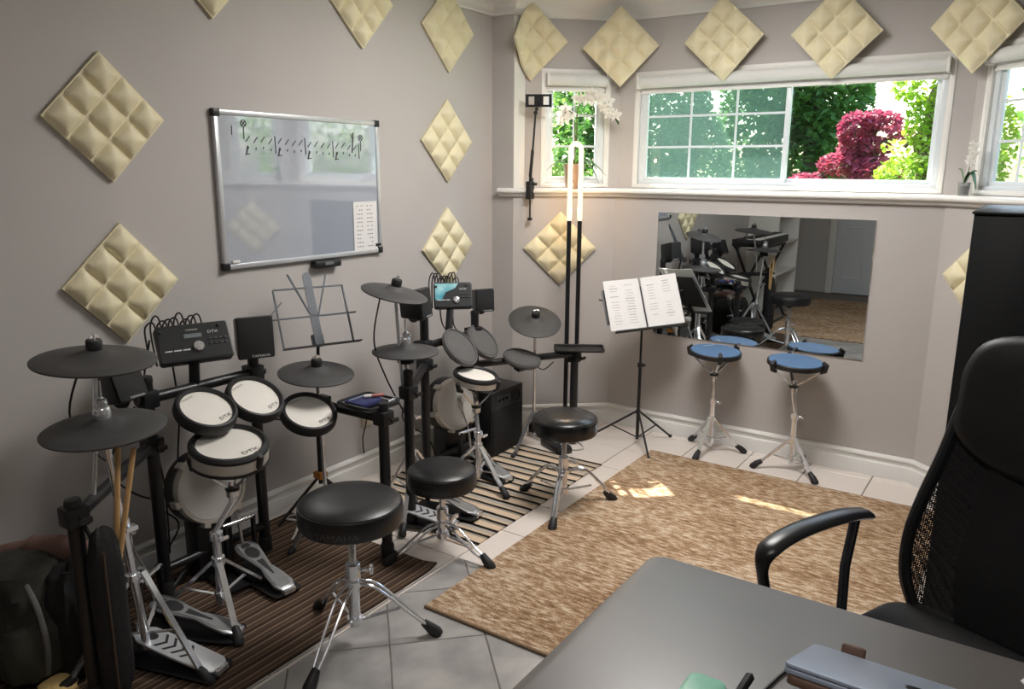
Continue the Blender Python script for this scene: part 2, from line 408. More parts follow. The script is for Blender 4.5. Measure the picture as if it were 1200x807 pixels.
for i in range(7): G().bx(-0.165, 0.15, -0.4, 0.4, 0.06+i*0.335, 0.085+i*0.335).build('shelf', white, bc, 0.002)

# unseen eave added to cut the sun patch short, and outdoors
struct('sun_cut_eave', G().bx(0.80, 4.6, 4.37, 4.76, 2.53, 2.65), white, 'unseen eave added over the bay to cut off the sun')
lawn = mat('grass', (96, 128, 58), 0.9, var=0.3, scale=3, bump=0.2)
struct('lawn', G().bx(-30, 30, 4.9, 45, 0.6, 0.95), lawn, 'lawn outside the bay windows')
bark = mat('bark', (88, 72, 58), 0.9, var=0.3, scale=12, bump=0.4)
def leafmat(n, c, c2): return mat(n, c, 0.6, scale=1.3, col2=c2, detail=8, translucent=0.45)
Lg = leafmat('leaf_dark_green', (62, 100, 48), (96, 138, 62)); Ly = leafmat('leaf_yellow_green', (120, 158, 40), (170, 190, 70))
Lr = leafmat('leaf_maroon', (140, 50, 78), (190, 92, 112)); Lm = leafmat('leaf_mid_green', (92, 140, 60), (146, 178, 84))
def tree(name, label, x, y, clusters, n, size, m, trunk_h, group=None):
    """clusters: list of (dx, dy, z, rx, ry, rz) canopy blobs"""
    t = thing(name, label, 'tree' if 'hedge' not in name else 'hedge', (x, y, 0.95), group=group)
    rnd = random.Random(name+str(x)); g = G()
    tot = sum(c[3]*c[4]*c[5] for c in clusters)
    for c in clusters:
        k = int(n*c[3]*c[4]*c[5]/tot)
        for _ in range(k):
            while True:
                u = V((rnd.uniform(-1, 1), rnd.uniform(-1, 1), rnd.uniform(-1, 1)))
                if 0.1 < u.length < 1: break
            u = u.normalized()*(u.length**0.45)
            p = V((c[0]+u.x*c[3], c[1]+u.y*c[4], c[2]+u.z*c[5]-0.95))
            if p.z < 0.02: continue
            R = Euler((rnd.uniform(-0.9, 0.9), rnd.uniform(-0.9, 0.9), rnd.uniform(0, 6.3))).to_matrix(); s_ = size*rnd.uniform(0.6, 1.3)
            g.add([p + R @ V(q)*s_ for q in ((-0.5, 0, 0), (-0.1, -0.28, 0.05), (0.5, 0, -0.04), (-0.1, 0.28, 0.05))], [(0, 1, 2, 3)])
    bm = g.mesh('foliage', m, smooth=0); link('foliage', bm, t)
    tg = G(); tg.tube(catmull([(0, 0, 0), (0.05, 0.02, trunk_h*0.5), (0, 0, trunk_h)], 4), [0.14, 0.135, 0.13, 0.125, 0.12, 0.11, 0.1, 0.09, 0.08], 10)
    for c in clusters: tg.tube([(0, 0, trunk_h*0.55), (c[0]*0.5, c[1]*0.5, (trunk_h+c[2]-0.95)*0.5), (c[0], c[1], c[2]-0.95)], [0.07, 0.045, 0.02], 7)
    tg.build('trunk', bark, t)
tree('broad_tree', 'broad dark green tree hanging over the wide window view', -0.2, 11.8, [(-0.1, 0, 2.9, 0.95, 0.8, 1.0), (0.35, -0.2, 2.35, 0.5, 0.5, 0.75), (-0.7, 0, 2.3, 0.6, 0.7, 1.3), (0.1, 0.2, 3.9, 1.0, 0.8, 0.9), (-0.2, 0, 1.7, 0.7, 0.6, 0.6)], 15000, 0.13, Lg, 2.4)
tree('garden_hedge', 'dense green hedge filling the view behind the window grid', -2.15, 10.2, [(-0.1, 0, 2.2, 1.15, 0.7, 1.5), (0.75, 0.2, 1.6, 0.5, 0.6, 0.8)], 14000, 0.12, Lg, 2.0)
tree('red_maple', 'maroon leaved maple tree between the green trees', 0.78, 10.1, [(-0.05, 0, 2.0, 0.2, 0.3, 0.2), (0.2, 0.1, 2.1, 0.24, 0.3, 0.12), (0.05, 0.1, 1.8, 0.3, 0.3, 0.14), (-0.15, 0, 1.6, 0.3, 0.3, 0.14), (0.2, 0, 1.5, 0.3, 0.4, 0.2), (-0.55, 0, 1.38, 0.24, 0.3, 0.12), (0.42, 0, 1.95, 0.14, 0.2, 0.08)], 3300, 0.09, Lr, 0.7)
tree('young_tree', 'bright yellow-green tree standing at the edge of the wide window', 1.72, 8.2, [(0.0, 0, 1.48, 0.42, 0.35, 0.22), (0.05, 0.1, 1.95, 0.28, 0.3, 0.28), (-0.02, 0.2, 2.3, 0.36, 0.35, 0.22), (0.3, 0, 1.75, 0.4, 0.3, 0.6), (-0.2, 0.1, 1.75, 0.2, 0.2, 0.06), (0.1, 0, 2.55, 0.3, 0.3, 0.2)], 6000, 0.07, Ly, 1.0)
tree('side_tree', 'light green tree seen through the small window by the lamp', -2.75, 7.6, [(0.5, 0, 2.2, 0.75, 0.6, 1.3), (0.6, 0.2, 1.3, 0.8, 0.6, 0.5), (-0.6, 0, 2.2, 0.8, 0.7, 1.4)], 7000, 0.09, Lm, 1.8)
tree('corner_tree', 'mid green tree standing beyond the window over the black cabinet', 4.2, 9.0, [(0, 0, 2.4, 1.5, 1.1, 1.5), (-1.0, 0.2, 2.0, 0.9, 0.9, 1.0), (2.2, -0.4, 2.3, 1.6, 1.2, 1.5)], 8000, 0.13, Lm, 1.8)
# unseen ceiling lamps added above the frame as indoor fill light
def fill_ceiling_light(x, y, label, r=0.2, k=1.0):
    t = thing('fill_ceiling_light', label, 'ceiling light', (x, y, ZC), group='round ceiling lights added as fill')
    G().lathe([(r+0.02, 0), (r+0.02, -0.03), (r, -0.035)]).build('housing', white, t)
    em = bpy.data.materials.new('diffuser_glow'); em.use_nodes = True; b = em.node_tree.nodes['Principled BSDF']
    b.inputs['Base Color'].default_value = (0.9, 0.9, 0.9, 1); b.inputs['Emission Color'].default_value = (1.0, 0.965, 0.935, 1); b.inputs['Emission Strength'].default_value = FILL_L*k
    G().lathe([(r, -0.034), (r*0.95, -0.05), (r*0.6, -0.068), (0, -0.075)]).build('diffuser', em, t)
fill_ceiling_light(1.45, 2.85, 'round white ceiling light added as main fill above the beige rug', 0.42, 0.285)
fill_ceiling_light(2.3, 0.4, 'round white ceiling light added as weak fill at the camera end of the room', 0.42, 0.075)

# ------------------------------------------------------------------ acoustic tiles
def pillow_grid(bend=None):
    """nine pillow meshes + backing, local: x right, y up, z out; diamond orientation done by rotation"""
    a = 0.1; n = 8; out = []
    for i in range(3):
        for j in range(3):
            g = G(); cx, cy = (i-1)*a, (j-1)*a; vs = []; fs = []
            for u in range(n+1):
                for v in range(n+1):
                    x, y = u/n*2-1, v/n*2-1; e = max(abs(x), abs(y)); rr = (x**4+y**4)**0.25
                    z = 0.017 + 0.021*max(0, 1-e**1.8)**0.75 + 0.003*(1-rr)
                    k = 0.0485
                    vs.append((cx+x*k, cy+y*k, z if e < 0.999 else 0.012))
            for u in range(n):
                for v in range(n): fs.append((u*(n+1)+v, (u+1)*(n+1)+v, (u+1)*(n+1)+v+1, u*(n+1)+v+1))
            g.add(vs, fs); out.append(g)
    b = G(); k = 0.151; m = 12; vs = []; fs = []
    for z in (0, 0.013):
        for u in range(m+1):
            for v in range(m+1): vs.append((k*(u/m*2-1), k*(v/m*2-1), z))
    N = (m+1)**2
    for u in range(m):
        for v in range(m):
            q = (u*(m+1)+v, (u+1)*(m+1)+v, (u+1)*(m+1)+v+1, u*(m+1)+v+1); fs.append(tuple(N+i for i in q)); fs.append(tuple(reversed(q)))
    for t in range(m):
        for A, B in ((t, t+1), (m*(m+1)+t+1, m*(m+1)+t), ((t+1)*(m+1), t*(m+1)), (t*(m+1)+m, (t+1)*(m+1)+m)): fs.append((A, B, B+N, A+N))
    b.add(vs, fs)
    c, s_ = math.cos(PI/4), math.sin(PI/4)
    for g in out+[b]:
        g.v = [V((p.x*c-p.y*s_, p.x*s_+p.y*c, p.z)) for p in g.v]
        if bend: g.v = [bend(p) for p in g.v]
    return [g.mesh('pad', foam, smooth=40) for g in out], b.mesh('backing', foam, smooth=40)
PADS, BACK = pillow_grid()
def foam_tile(c, nrm, label, roll=0.0, tilt=0.0, pads=None, back=None):
    z = V(nrm).normalized(); 
    if tilt: z = (z*math.cos(tilt) - V((0, 0, 1))*math.sin(tilt))
    R = basis(z) @ Matrix.Rotation(roll, 3, 'Z')
    t = thing('acoustic_foam_tile', label, 'foam tile', c, R, 'cream padded acoustic tiles on the walls')
    for p in (pads or PADS): link('pad', p, t)
    link('backing', back or BACK, t)
X1 = (1, 0, 0)
foam_tile((0.002, 1.510, 1.682), X1, 'cream quilted diamond tile on the left wall, level with the whiteboard top', 0.02)
foam_tile((0.002, 1.512, 1.115), X1, 'cream quilted diamond tile just above the crash cymbal of the white-headed drum kit', -0.03)
foam_tile((0.002, 3.362, 1.664), X1, 'cream quilted diamond tile in the middle of the column beside the wall corner')
foam_tile((0.002, 3.358, 1.105), X1, 'cream quilted diamond tile above the black drum module with a painted window reflection', 0.02)
foam_tile((0.002, 3.380, 2.226), X1, 'cream quilted diamond tile high beside the wall corner, touching the crown')
foam_tile((0.002, 2.745, 2.268), X1, 'cream quilted diamond tile high above the right end of the whiteboard', 0.02)
foam_tile((0.002, 1.960, 2.278), X1, 'cream quilted diamond tile high above the left end of the whiteboard')
foam_tile((1.176, 4.235, 2.197), (0, -1, 0), 'cream quilted diamond tile hanging over the gridded half of the wide window', 0.03, 0.10)
foam_tile((1.738, 4.235, 2.180), (0, -1, 0), 'cream quilted diamond tile hanging over the clear half of the wide window', -0.03, 0.10)
foam_tile((0.598, 4.19, 2.195), (0.42, -0.9, 0), 'cream quilted diamond tile bridging the bay corner above the orchid', 0.02, 0.08)
foam_tile((2.345, 4.185, 2.165), (-0.42, -0.9, 0), 'cream quilted diamond tile bridging the bay corner above the small orchid', -0.02, 0.08)
foam_tile((0.362, 3.962, 1.072), (0.645, -0.764, 0), 'cream quilted diamond tile on the lower bay wall behind the glowing lamp')
foam_tile((2.505, 4.002, 1.058), (-0.645, -0.764, 0), 'cream quilted diamond tile half hidden behind the tall black cabinet')
def bend(p):
    r = 0.11; u = p.x-0.03
    if u < 0:
        a = max(u/r, -1.05); ex = u - a*r
        n = V((-math.sin(a), 0, math.cos(a)))
        return V((r*math.sin(a)+ex*math.cos(a)+0.03, p.y, r*(1-math.cos(a))+ex*math.sin(a))) + n*p.z
    return p
bp_, bb_ = pillow_grid(bend)
foam_tile((0.18, 3.905, 2.225), (0.7071, -0.7071, 0), 'cream quilted diamond tile bent into the narrow end of the bay', 0.0, 0.06, bp_, bb_)

# ------------------------------------------------------------------ whiteboard
wb = thing('whiteboard', 'white dry-erase board with silver frame and music notes hanging on the left wall', 'whiteboard', (0.0, 2.376, 1.43), Matrix(((0, 0, 1), (1, 0, 0), (0, 1, 0))))
hw, hh = 0.451, 0.309
bdm = mat('whiteboard_surface', (164, 171, 183), 0.04, var=0.01, scale=3, spec=1.0, coat=1.0, bump=0.05, bscale=3.2)
bdm.node_tree.nodes['Principled BSDF'].inputs['IOR'].default_value = 1.7; bdm.node_tree.nodes['Principled BSDF'].inputs['Coat IOR'].default_value = 1.8
# local: x along wall (world y), y up, z out of wall (world x)
G().box((0, 0, 0.012), (2*hw-0.02, 2*hh-0.02, 0.012)).build('board', bdm, wb)
for nm, c, d in (('frame_rail', (0, hh-0.01, 0.012), (2*hw, 0.02, 0.022)), ('frame_rail', (0, -hh+0.01, 0.012), (2*hw, 0.02, 0.022)), ('frame_rail', (-hw+0.01, 0, 0.012), (0.02, 2*hh-0.04, 0.022)), ('frame_rail', (hw-0.01, 0, 0.012), (0.02, 2*hh-0.04, 0.022))):
    G().box(c, d).build(nm, alum, wb, 0.003)
for sx in (-1, 1):
    for sy in (-1, 1): G().box((sx*(hw-0.012), sy*(hh-0.012), 0.013), (0.03, 0.03, 0.026)).build('corner_cap', blackp, wb, 0.003)
g = G(); zf = 0.0192
def stroke(x0, y0, x1, y1, wd=0.0035): g.bar((x0, y0, zf), (x1, y1, zf), wd, 0.0006, V((0, 0, 1)))
for k in range(16):
    x = -0.30 + k*0.037 + (k//4)*0.012; y = 0.205 - 0.0006*k*2 + random.uniform(-.005, .005)
    stroke(x-0.008, y-0.012, x+0.012, y+0.01); stroke(x+0.002, y-0.04, x+0.004, y-0.03)
    if k % 4 == 0: stroke(x-0.008, y-0.06, x, y-0.028, 0.006); stroke(x-0.014, y-0.062, x+0.01, y-0.058)
    if k % 4 == 3: stroke(x+0.026, y+0.02, x+0.028, y-0.05)
for x, y in ((-0.315, 0.262), (0.33, 0.228)):
    for a in range(10):
        a0, a1 = a*0.628, (a+1)*0.628; stroke(x+0.013*math.cos(a0), y+0.013*math.sin(a0), x+0.013*math.cos(a1), y+0.013*math.sin(a1), 0.003)
    stroke(x-0.01, y-0.01, x+0.01, y+0.01); stroke(x-0.01, y+0.01, x+0.01, y-0.01); stroke(x, y-0.015, x, y-0.06)
stroke(0.285, 0.25, 0.275, 0.16, 0.006); stroke(0.268, 0.245, 0.276, 0.225); stroke(-0.37, 0.25, -0.372, 0.215)
g.build('marker_writing', inkd, wb, smooth=0)['kind'] = 'stuff'
sh = thing('paper_sheet', 'white sheet of printed rhythms stuck on the whiteboard', 'paper', (0.0205, 2.72, 1.25), Matrix(((0, 0, 1), (1, 0, 0), (0, 1, 0))))
G().box((0, 0, 0), (0.155, 0.235, 0.001)).build('sheet', paper, sh)
g = G()
for r in range(11):
    for c in range(2):
        x = -0.052 + c*0.066
        for k in range(3):
            if random.random() < 0.8: g.box((x+k*0.014, 0.098-r*0.019, 0.0008), (0.009, 0.004, 0.0005))
g.build('print', inkg, sh, smooth=0)['kind'] = 'stuff'
er = thing('board_eraser', 'black dry-erase eraser on the wall under the whiteboard', 'eraser', (0.022, 2.46, 1.098))
G().box((0, 0, 0), (0.04, 0.155, 0.034)).build('body', blackp, er, 0.008); G().box((0.021, 0.0, 0.004), (0.001, 0.05, 0.014)).build('label_plate', inkg, er)
for y in (1.98, 2.80):
    m_ = thing('magnet_clip', 'white clip in the lower corner of the whiteboard' if y < 2 else 'black clip beside the printed sheet on the whiteboard', 'clip', (0.024, y, 1.15 if y < 2 else 1.16), group='clips on the whiteboard')
    G().box((0, 0, 0), (0.008, 0.035, 0.012)).build('body', white if y < 2 else blackp, m_, 0.003)

# ------------------------------------------------------------------ wall mirror
mir = bpy.data.materials.new('mirror_glass'); mir.use_nodes = True; b = mir.node_tree.nodes['Principled BSDF']
b.inputs['Base Color'].default_value = (0.80, 0.85, 0.86, 1); b.inputs['Metallic'].default_value = 1; b.inputs['Roughness'].default_value = 0.0
mr = thing('wall_mirror', 'wide frameless rectangular mirror mounted under the wide window', 'mirror', (1.452, 4.174, 0.94))
G().box((0, -0.004, 0), (1.14, 0.006, 0.70)).build('mirror_glass', mir, mr, 0.0015, seg=1)

# ------------------------------------------------------------------ rugs
def rugmat():
    m = bpy.data.materials.new('beige_rug'); m.use_nodes = True; n = m.node_tree; b = n.nodes['Principled BSDF']
    tc = n.nodes.new('ShaderNodeTexCoord')
    def nz(sc, st, det):
        mp = n.nodes.new('ShaderNodeMapping'); mp.inputs['Scale'].default_value = st; n.links.new(tc.outputs['Object'], mp.inputs[0])
        z = n.nodes.new('ShaderNodeTexNoise'); z.inputs['Scale'].default_value = sc; z.inputs['Detail'].default_value = det; z.inputs['Roughness'].default_value = 0.7
        n.links.new(mp.outputs[0], z.inputs[0]); return z
    a = nz(22, (1, 3.6, 1), 9); c = nz(2.5, (0.6, 1.4, 1), 4); d = nz(210, (1, 1.4, 1), 2)
    mx = n.nodes.new('ShaderNodeMath'); mx.operation = 'MULTIPLY_ADD'; mx.inputs[1].default_value = 0.35
    n.links.new(c.outputs[0], mx.inputs[0]); n.links.new(a.outputs[0], mx.inputs[2])
    m3 = n.nodes.new('ShaderNodeMath'); m3.operation = 'MULTIPLY_ADD'; m3.inputs[1].default_value = 0.5; n.links.new(d.outputs[0], m3.inputs[0]); n.links.new(mx.outputs[0], m3.inputs[2])
    rp = n.nodes.new('ShaderNodeValToRGB'); cr = rp.color_ramp
    cr.elements[0].position = 0.74; cr.elements[0].color = (*lin((106, 80, 60)), 1)
    cr.elements[1].position = 1.10; cr.elements[1].color = (*lin((204, 186, 164)), 1)
    e = cr.elements.new(0.88); e.color = (*lin((152, 122, 93)), 1); e = cr.elements.new(0.98); e.color = (*lin((180, 153, 125)), 1)
    n.links.new(m3.outputs[0], rp.inputs[0]); n.links.new(rp.outputs[0], b.inputs['Base Color']); b.inputs['Roughness'].default_value = 0.95; b.inputs['Specular IOR Level'].default_value = 0.1
    bp = n.nodes.new('ShaderNodeBump'); bp.inputs['Strength'].default_value = 0.5; bp.inputs['Distance'].default_value = 0.004; n.links.new(m3.outputs[0], bp.inputs['Height']); n.links.new(bp.outputs[0], b.inputs['Normal'])
    return m
rm = rugmat(); bind = mat('rug_binding', (128, 104, 80), 0.9, var=0.15, scale=120)
r = thing('area_rug', 'large mottled beige area rug in front of the bay', 'rug', (1.9, 2.86, 0))
G().bx(-0.85, 0.58, -0.95, 0.965, 0.001, 0.010).build('pile', rm, r, 0.003)
G().tube([(-0.85, -0.955, 0.006), (0.58, -0.955, 0.006)], 0.006).build('binding', bind, r); G().tube([(-0.85, 0.968, 0.005), (0.58, 0.968, 0.005)], 0.005).build('binding', bind, r)
r = thing('entry_rug', 'second beige rug near the door, seen in the mirror', 'rug', (1.3, -0.36, 0))
G().bx(-0.85, 0.8, -1.2, 1.2, 0.001, 0.010).build('pile', rm, r, 0.003)
def stripemat(name, stops, scale, axis, mottled=None):
    m = bpy.data.materials.new(name); m.use_nodes = True; n = m.node_tree; b = n.nodes['Principled BSDF']
    tc = n.nodes.new('ShaderNodeTexCoord'); sp = n.nodes.new('ShaderNodeSeparateXYZ'); n.links.new(tc.outputs['Object'], sp.inputs[0])
    mu = n.nodes.new('ShaderNodeMath'); mu.operation = 'MULTIPLY'; mu.inputs[1].default_value = scale; n.links.new(sp.outputs[axis], mu.inputs[0])
    nz = n.nodes.new('ShaderNodeTexNoise'); nz.inputs['Scale'].default_value = 7; n.links.new(tc.outputs['Object'], nz.inputs[0])
    ad = n.nodes.new('ShaderNodeMath'); ad.operation = 'MULTIPLY_ADD'; ad.inputs[1].default_value = 0.10 if not mottled else 0.06; n.links.new(nz.outputs[0], ad.inputs[0]); n.links.new(mu.outputs[0], ad.inputs[2])
    fr = n.nodes.new('ShaderNodeMath'); fr.operation = 'FRACT'; n.links.new(ad.outputs[0], fr.inputs[0])
    rp = n.nodes.new('ShaderNodeValToRGB'); cr = rp.color_ramp; cr.interpolation = 'CONSTANT'
    for i, (p, c) in enumerate(stops):
        e = cr.elements[i] if i < 2 else cr.elements.new(p)
        e.position = p; e.color = (*lin(c), 1)
    n.links.new(fr.outputs[0], rp.inputs[0])
    src = rp.outputs[0]
    if mottled:
        wv = n.nodes.new('ShaderNodeTexNoise'); wv.inputs['Scale'].default_value = 60; mp = n.nodes.new('ShaderNodeMapping'); mp.inputs['Scale'].default_value = (1, 0.35, 1) if axis == 0 else (0.35, 1, 1)
        n.links.new(tc.outputs['Object'], mp.inputs[0]); n.links.new(mp.outputs[0], wv.inputs[0])
        r2 = n.nodes.new('ShaderNodeValToRGB'); r2.color_ramp.elements[0].position = 0.45; r2.color_ramp.elements[1].position = 0.55
        r2.color_ramp.elements[0].color = (*lin(mottled), 1); r2.color_ramp.elements[1].color = (1, 1, 1, 1)
        mx = n.nodes.new('ShaderNodeMixRGB'); mx.blend_type = 'MULTIPLY'; mx.inputs[0].default_value = 0.75; n.links.new(src, mx.inputs[1]); n.links.new(r2.outputs[0], mx.inputs[2]); src = mx.outputs[0]
    n.links.new(src, b.inputs['Base Color']); b.inputs['Roughness'].default_value = 0.95; b.inputs['Specular IOR Level'].default_value = 0.1
    return m
def rippled(g, x0, x1, y0, y1, fn, t=0.004, nx=24, ny=40):
    vs = []; fs = []
    for k in (0, 1):
        for i in range(nx+1):
            for j in range(ny+1):
                x = x0+(x1-x0)*i/nx; y = y0+(y1-y0)*j/ny; vs.append((x, y, fn(x, y)+k*t))
    N = (nx+1)*(ny+1); q = lambda i, j: i*(ny+1)+j
    for i in range(nx):
        for j in range(ny): f = (q(i, j), q(i+1, j), q(i+1, j+1), q(i, j+1)); fs.append(tuple(N+a for a in f)); fs.append(tuple(reversed(f)))
    for i in range(nx): fs.append((q(i, 0), q(i+1, 0), N+q(i+1, 0), N+q(i, 0))); fs.append((q(i+1, ny), q(i, ny), N+q(i, ny), N+q(i+1, ny)))
    for j in range(ny): fs.append((q(0, j+1), q(0, j), N+q(0, j), N+q(0, j+1))); fs.append((q(nx, j), q(nx, j+1), N+q(nx, j+1), N+q(nx, j)))
    return g.add(vs, fs)
dk = stripemat('dark_woven', [(0, (84, 69, 58)), (0.16, (138, 117, 98)), (0.26, (90, 74, 62)), (0.42, (122, 102, 85)), (0.5, (74, 60, 51)), (0.72, (150, 129, 109)), (0.8, (94, 78, 66))], 13, 0, (150, 142, 138))
r = thing('dark_runner', 'dark brown striped runner rug under the drum kit with white heads', 'rug', (0.47, 1.5, 0))
rippled(G(), -0.43, 0.43, -1.0, 0.655, lambda x, y: 0.001+0.012*max(0, (x-0.36)/0.07)*max(0, (y-0.6)/0.05), 0.006).build('weave', dk, r)
lt = stripemat('striped_woven', [(0, (30, 26, 25)), (0.15, (204, 182, 158)), (0.45, (150, 140, 128)), (0.55, (32, 28, 27)), (0.68, (196, 174, 150)), (0.8, (168, 160, 150))], 7.4, 1)
r = thing('striped_runner', 'cream runner rug with black stripes under the drum kit with grey pads', 'rug', (0.55, 2.93, 0))
rippled(G(), -0.42, 0.375, -0.58, 0.56, lambda x, y: 0.001+0.006*max(0, math.sin((y+0.2*x)*16))*max(0, min(1, (y-0.1)/0.3)), 0.005, 20, 60).build('weave', lt, r)

# ------------------------------------------------------------------ drum parts
def cymbal(label, c, nrm, dia, rod_to=None, feet=False, group=None, hihat=False, name='cymbal_pad'):
    t = thing(name, label, 'cymbal', c, group=group); R = basis(nrm); rr = dia/2
    G().lathe([(0, 0.022), (0.018, 0.0215), (0.03, 0.018), (rr*0.30, 0.010), (rr*0.36, 0.005), (rr*0.7, 0.0), (rr*0.97, -0.008), (rr, -0.011), (rr*0.99, -0.016), (rr*0.6, -0.009), (0.03, 0.0), (0, 0.0)], (0, 0, 0), R, 56).build('cymbal', cymb, t)
    g = G().lathe([(0.021, 0.02), (0.022, 0.028), (0.022, 0.045), (0.019, 0.05), (0, 0.05)], (0, 0, 0), R, 20); kb = g.build('felt_knob', rubber if not hihat else chrome, t)
    g = G().lathe([(0.005, 0.05), (0.005, 0.066), (0, 0.067)], (0, 0, 0), R, 10)
    g.box(R @ V((0, 0, 0.058)), (0.03, 0.005, 0.008), R); g.build('wing_nut', chrome, kb)
    if rod_to:
        p = [V((0, 0, 0.0)), V(rod_to[0])-V(c)] + [V(q)-V(c) for q in rod_to[1:]]
        G().tube(p, 0.0075, 12).build('stand_rod', chrome, t)
        G().lathe([(0.026, 0), (0.03, -0.012), (0.012, -0.03), (0.012, 0)], (0, 0, -0.004), R, 18).build('cymbal_seat', rubber, t)
    if feet:
        f = V(rod_to[-1])-V(c); z0 = f.z
        for k in range(3):
            a = k*2.094+0.5; d = V((math.cos(a), math.sin(a), 0)); g = G()
            e = V((f.x, f.y, z0)) + d*0.19; e.z = -c[2]+0.016
            g.bar((f.x, f.y, -c[2]+0.22), e, 0.016, 0.005, V((0, 0, 1))); l = g.build('leg', steel, t)
            G().cyl(e-d*0.012+V((0, 0, 0.006)), e+d*0.016+V((0, 0, -0.005)), 0.012, 0.011, 10).build('rubber_foot', rubber, l)
    return t
def tom(label, c, nrm, dia, white_head, group, logo=True, mount=None, name='tom_pad', sk=-0.022):
    R = basis(nrm, V((0.0, 0.0, 1.0))); t = thing(name, label, 'drum pad', c, R, group); rr = dia/2
    h = rr*0.82
    hd = G().lathe([(0, 0.004), (h*0.5, 0.004), (h, 0.002), (h*1.02, -0.004)], n=48).build('pad_head', head if white_head else headr, t)
    if white_head:
        G().lathe([(h, -0.002), (h*1.0, 0.008), (h*1.08, 0.015), (rr*0.95, 0.013), (rr, 0.004), (rr, sk), (rr*0.97, sk-0.006), (h*0.7, sk-0.012), (0, sk-0.012)], n=48).build('rim', rubber, t)
    else:
        h2 = rr*0.92
        G().lathe([(h*1.0, 0.0), (h*1.03, 0.001), (h2, -0.002), (h2, 0.003), (rr*0.97, 0.005), (rr, 0.0), (rr, -0.012), (rr*0.9, -0.026), (0, -0.03)], n=48).build('rim', headr, t)
    if logo and white_head:
        g = text(G(), 'DTX', rr*0.18, (h*0.42, -h*0.66, 0.0052), Matrix.Rotation(0.25, 3, 'Z'), 1.3); g.build('logo', inkd, hd, smooth=0)
        g = text(G(), 'YAMAHA', rr*0.1, (-h*0.42, h*0.72, 0.0050), Matrix.Rotation(0.25, 3, 'Z'), 1.3); g.build('logo', inkg, hd, smooth=0)
    g = G().cyl((0, 0, -0.03), (0, 0, -0.07), 0.026, 0.02, 14); g.box((0, -0.0, -0.06), (0.05, 0.04, 0.03)); g.build('mount_bracket', blackp, t, 0.002)
    if mount:
        Ri = R.transposed(); q = [Ri @ (V(m)-V(c)) for m in mount]
        G().tube([(0, 0, -0.065)]+q, 0.011, 10).build('mount_arm', blackm, t)
        G().lathe([(0.012, 0.03), (0.02, 0.03), (0.02, 0.055), (0.012, 0.055)], (0, 0.0, -0.06), basis((0, 1, 0)), 12).build('wing_knob', blackp, t)
    return t
def rack(label, posts, heights, bars, loc, group, clamps):
    t = thing('drum_rack', label, 'drum rack', loc, group=group)
    for (x, y), h in zip(posts, heights):
        G().cyl((x, y, 0.03), (x, y, h), 0.021, n=16).build('post', blackm, t, world=True)
        G().lathe([(0.026, 0.0), (0.027, 0.05), (0.024, 0.06), (0.021, 0.06)], (x, y, 0.006), None, 16).build('rubber_foot', rubber, t, world=True)
        G().lathe([(0.0, h+0.006), (0.02, h+0.004), (0.0225, h-0.004), (0.0225, h-0.015)], (x, y, 0), None, 16).build('end_cap', blackp, t, world=True)
    for p, q, r in bars: G().cyl(p, q, r, n=14).build('crossbar', blackm, t, world=True)
    for c, d in clamps:
        g = G(); R = basis(d); g.box(c, (0.062, 0.062, 0.058), R); k = g.build('clamp', blackp, t, 0.008, world=True)
        g = G().cyl(V(c)+R @ V((0.03, 0, 0)), V(c)+R @ V((0.055, 0, 0)), 0.005); g.box(V(c)+R @ V((0.058, 0, 0)), (0.01, 0.036, 0.014), R); g.build('wing_bolt', blackp, k, world=True)
    return t
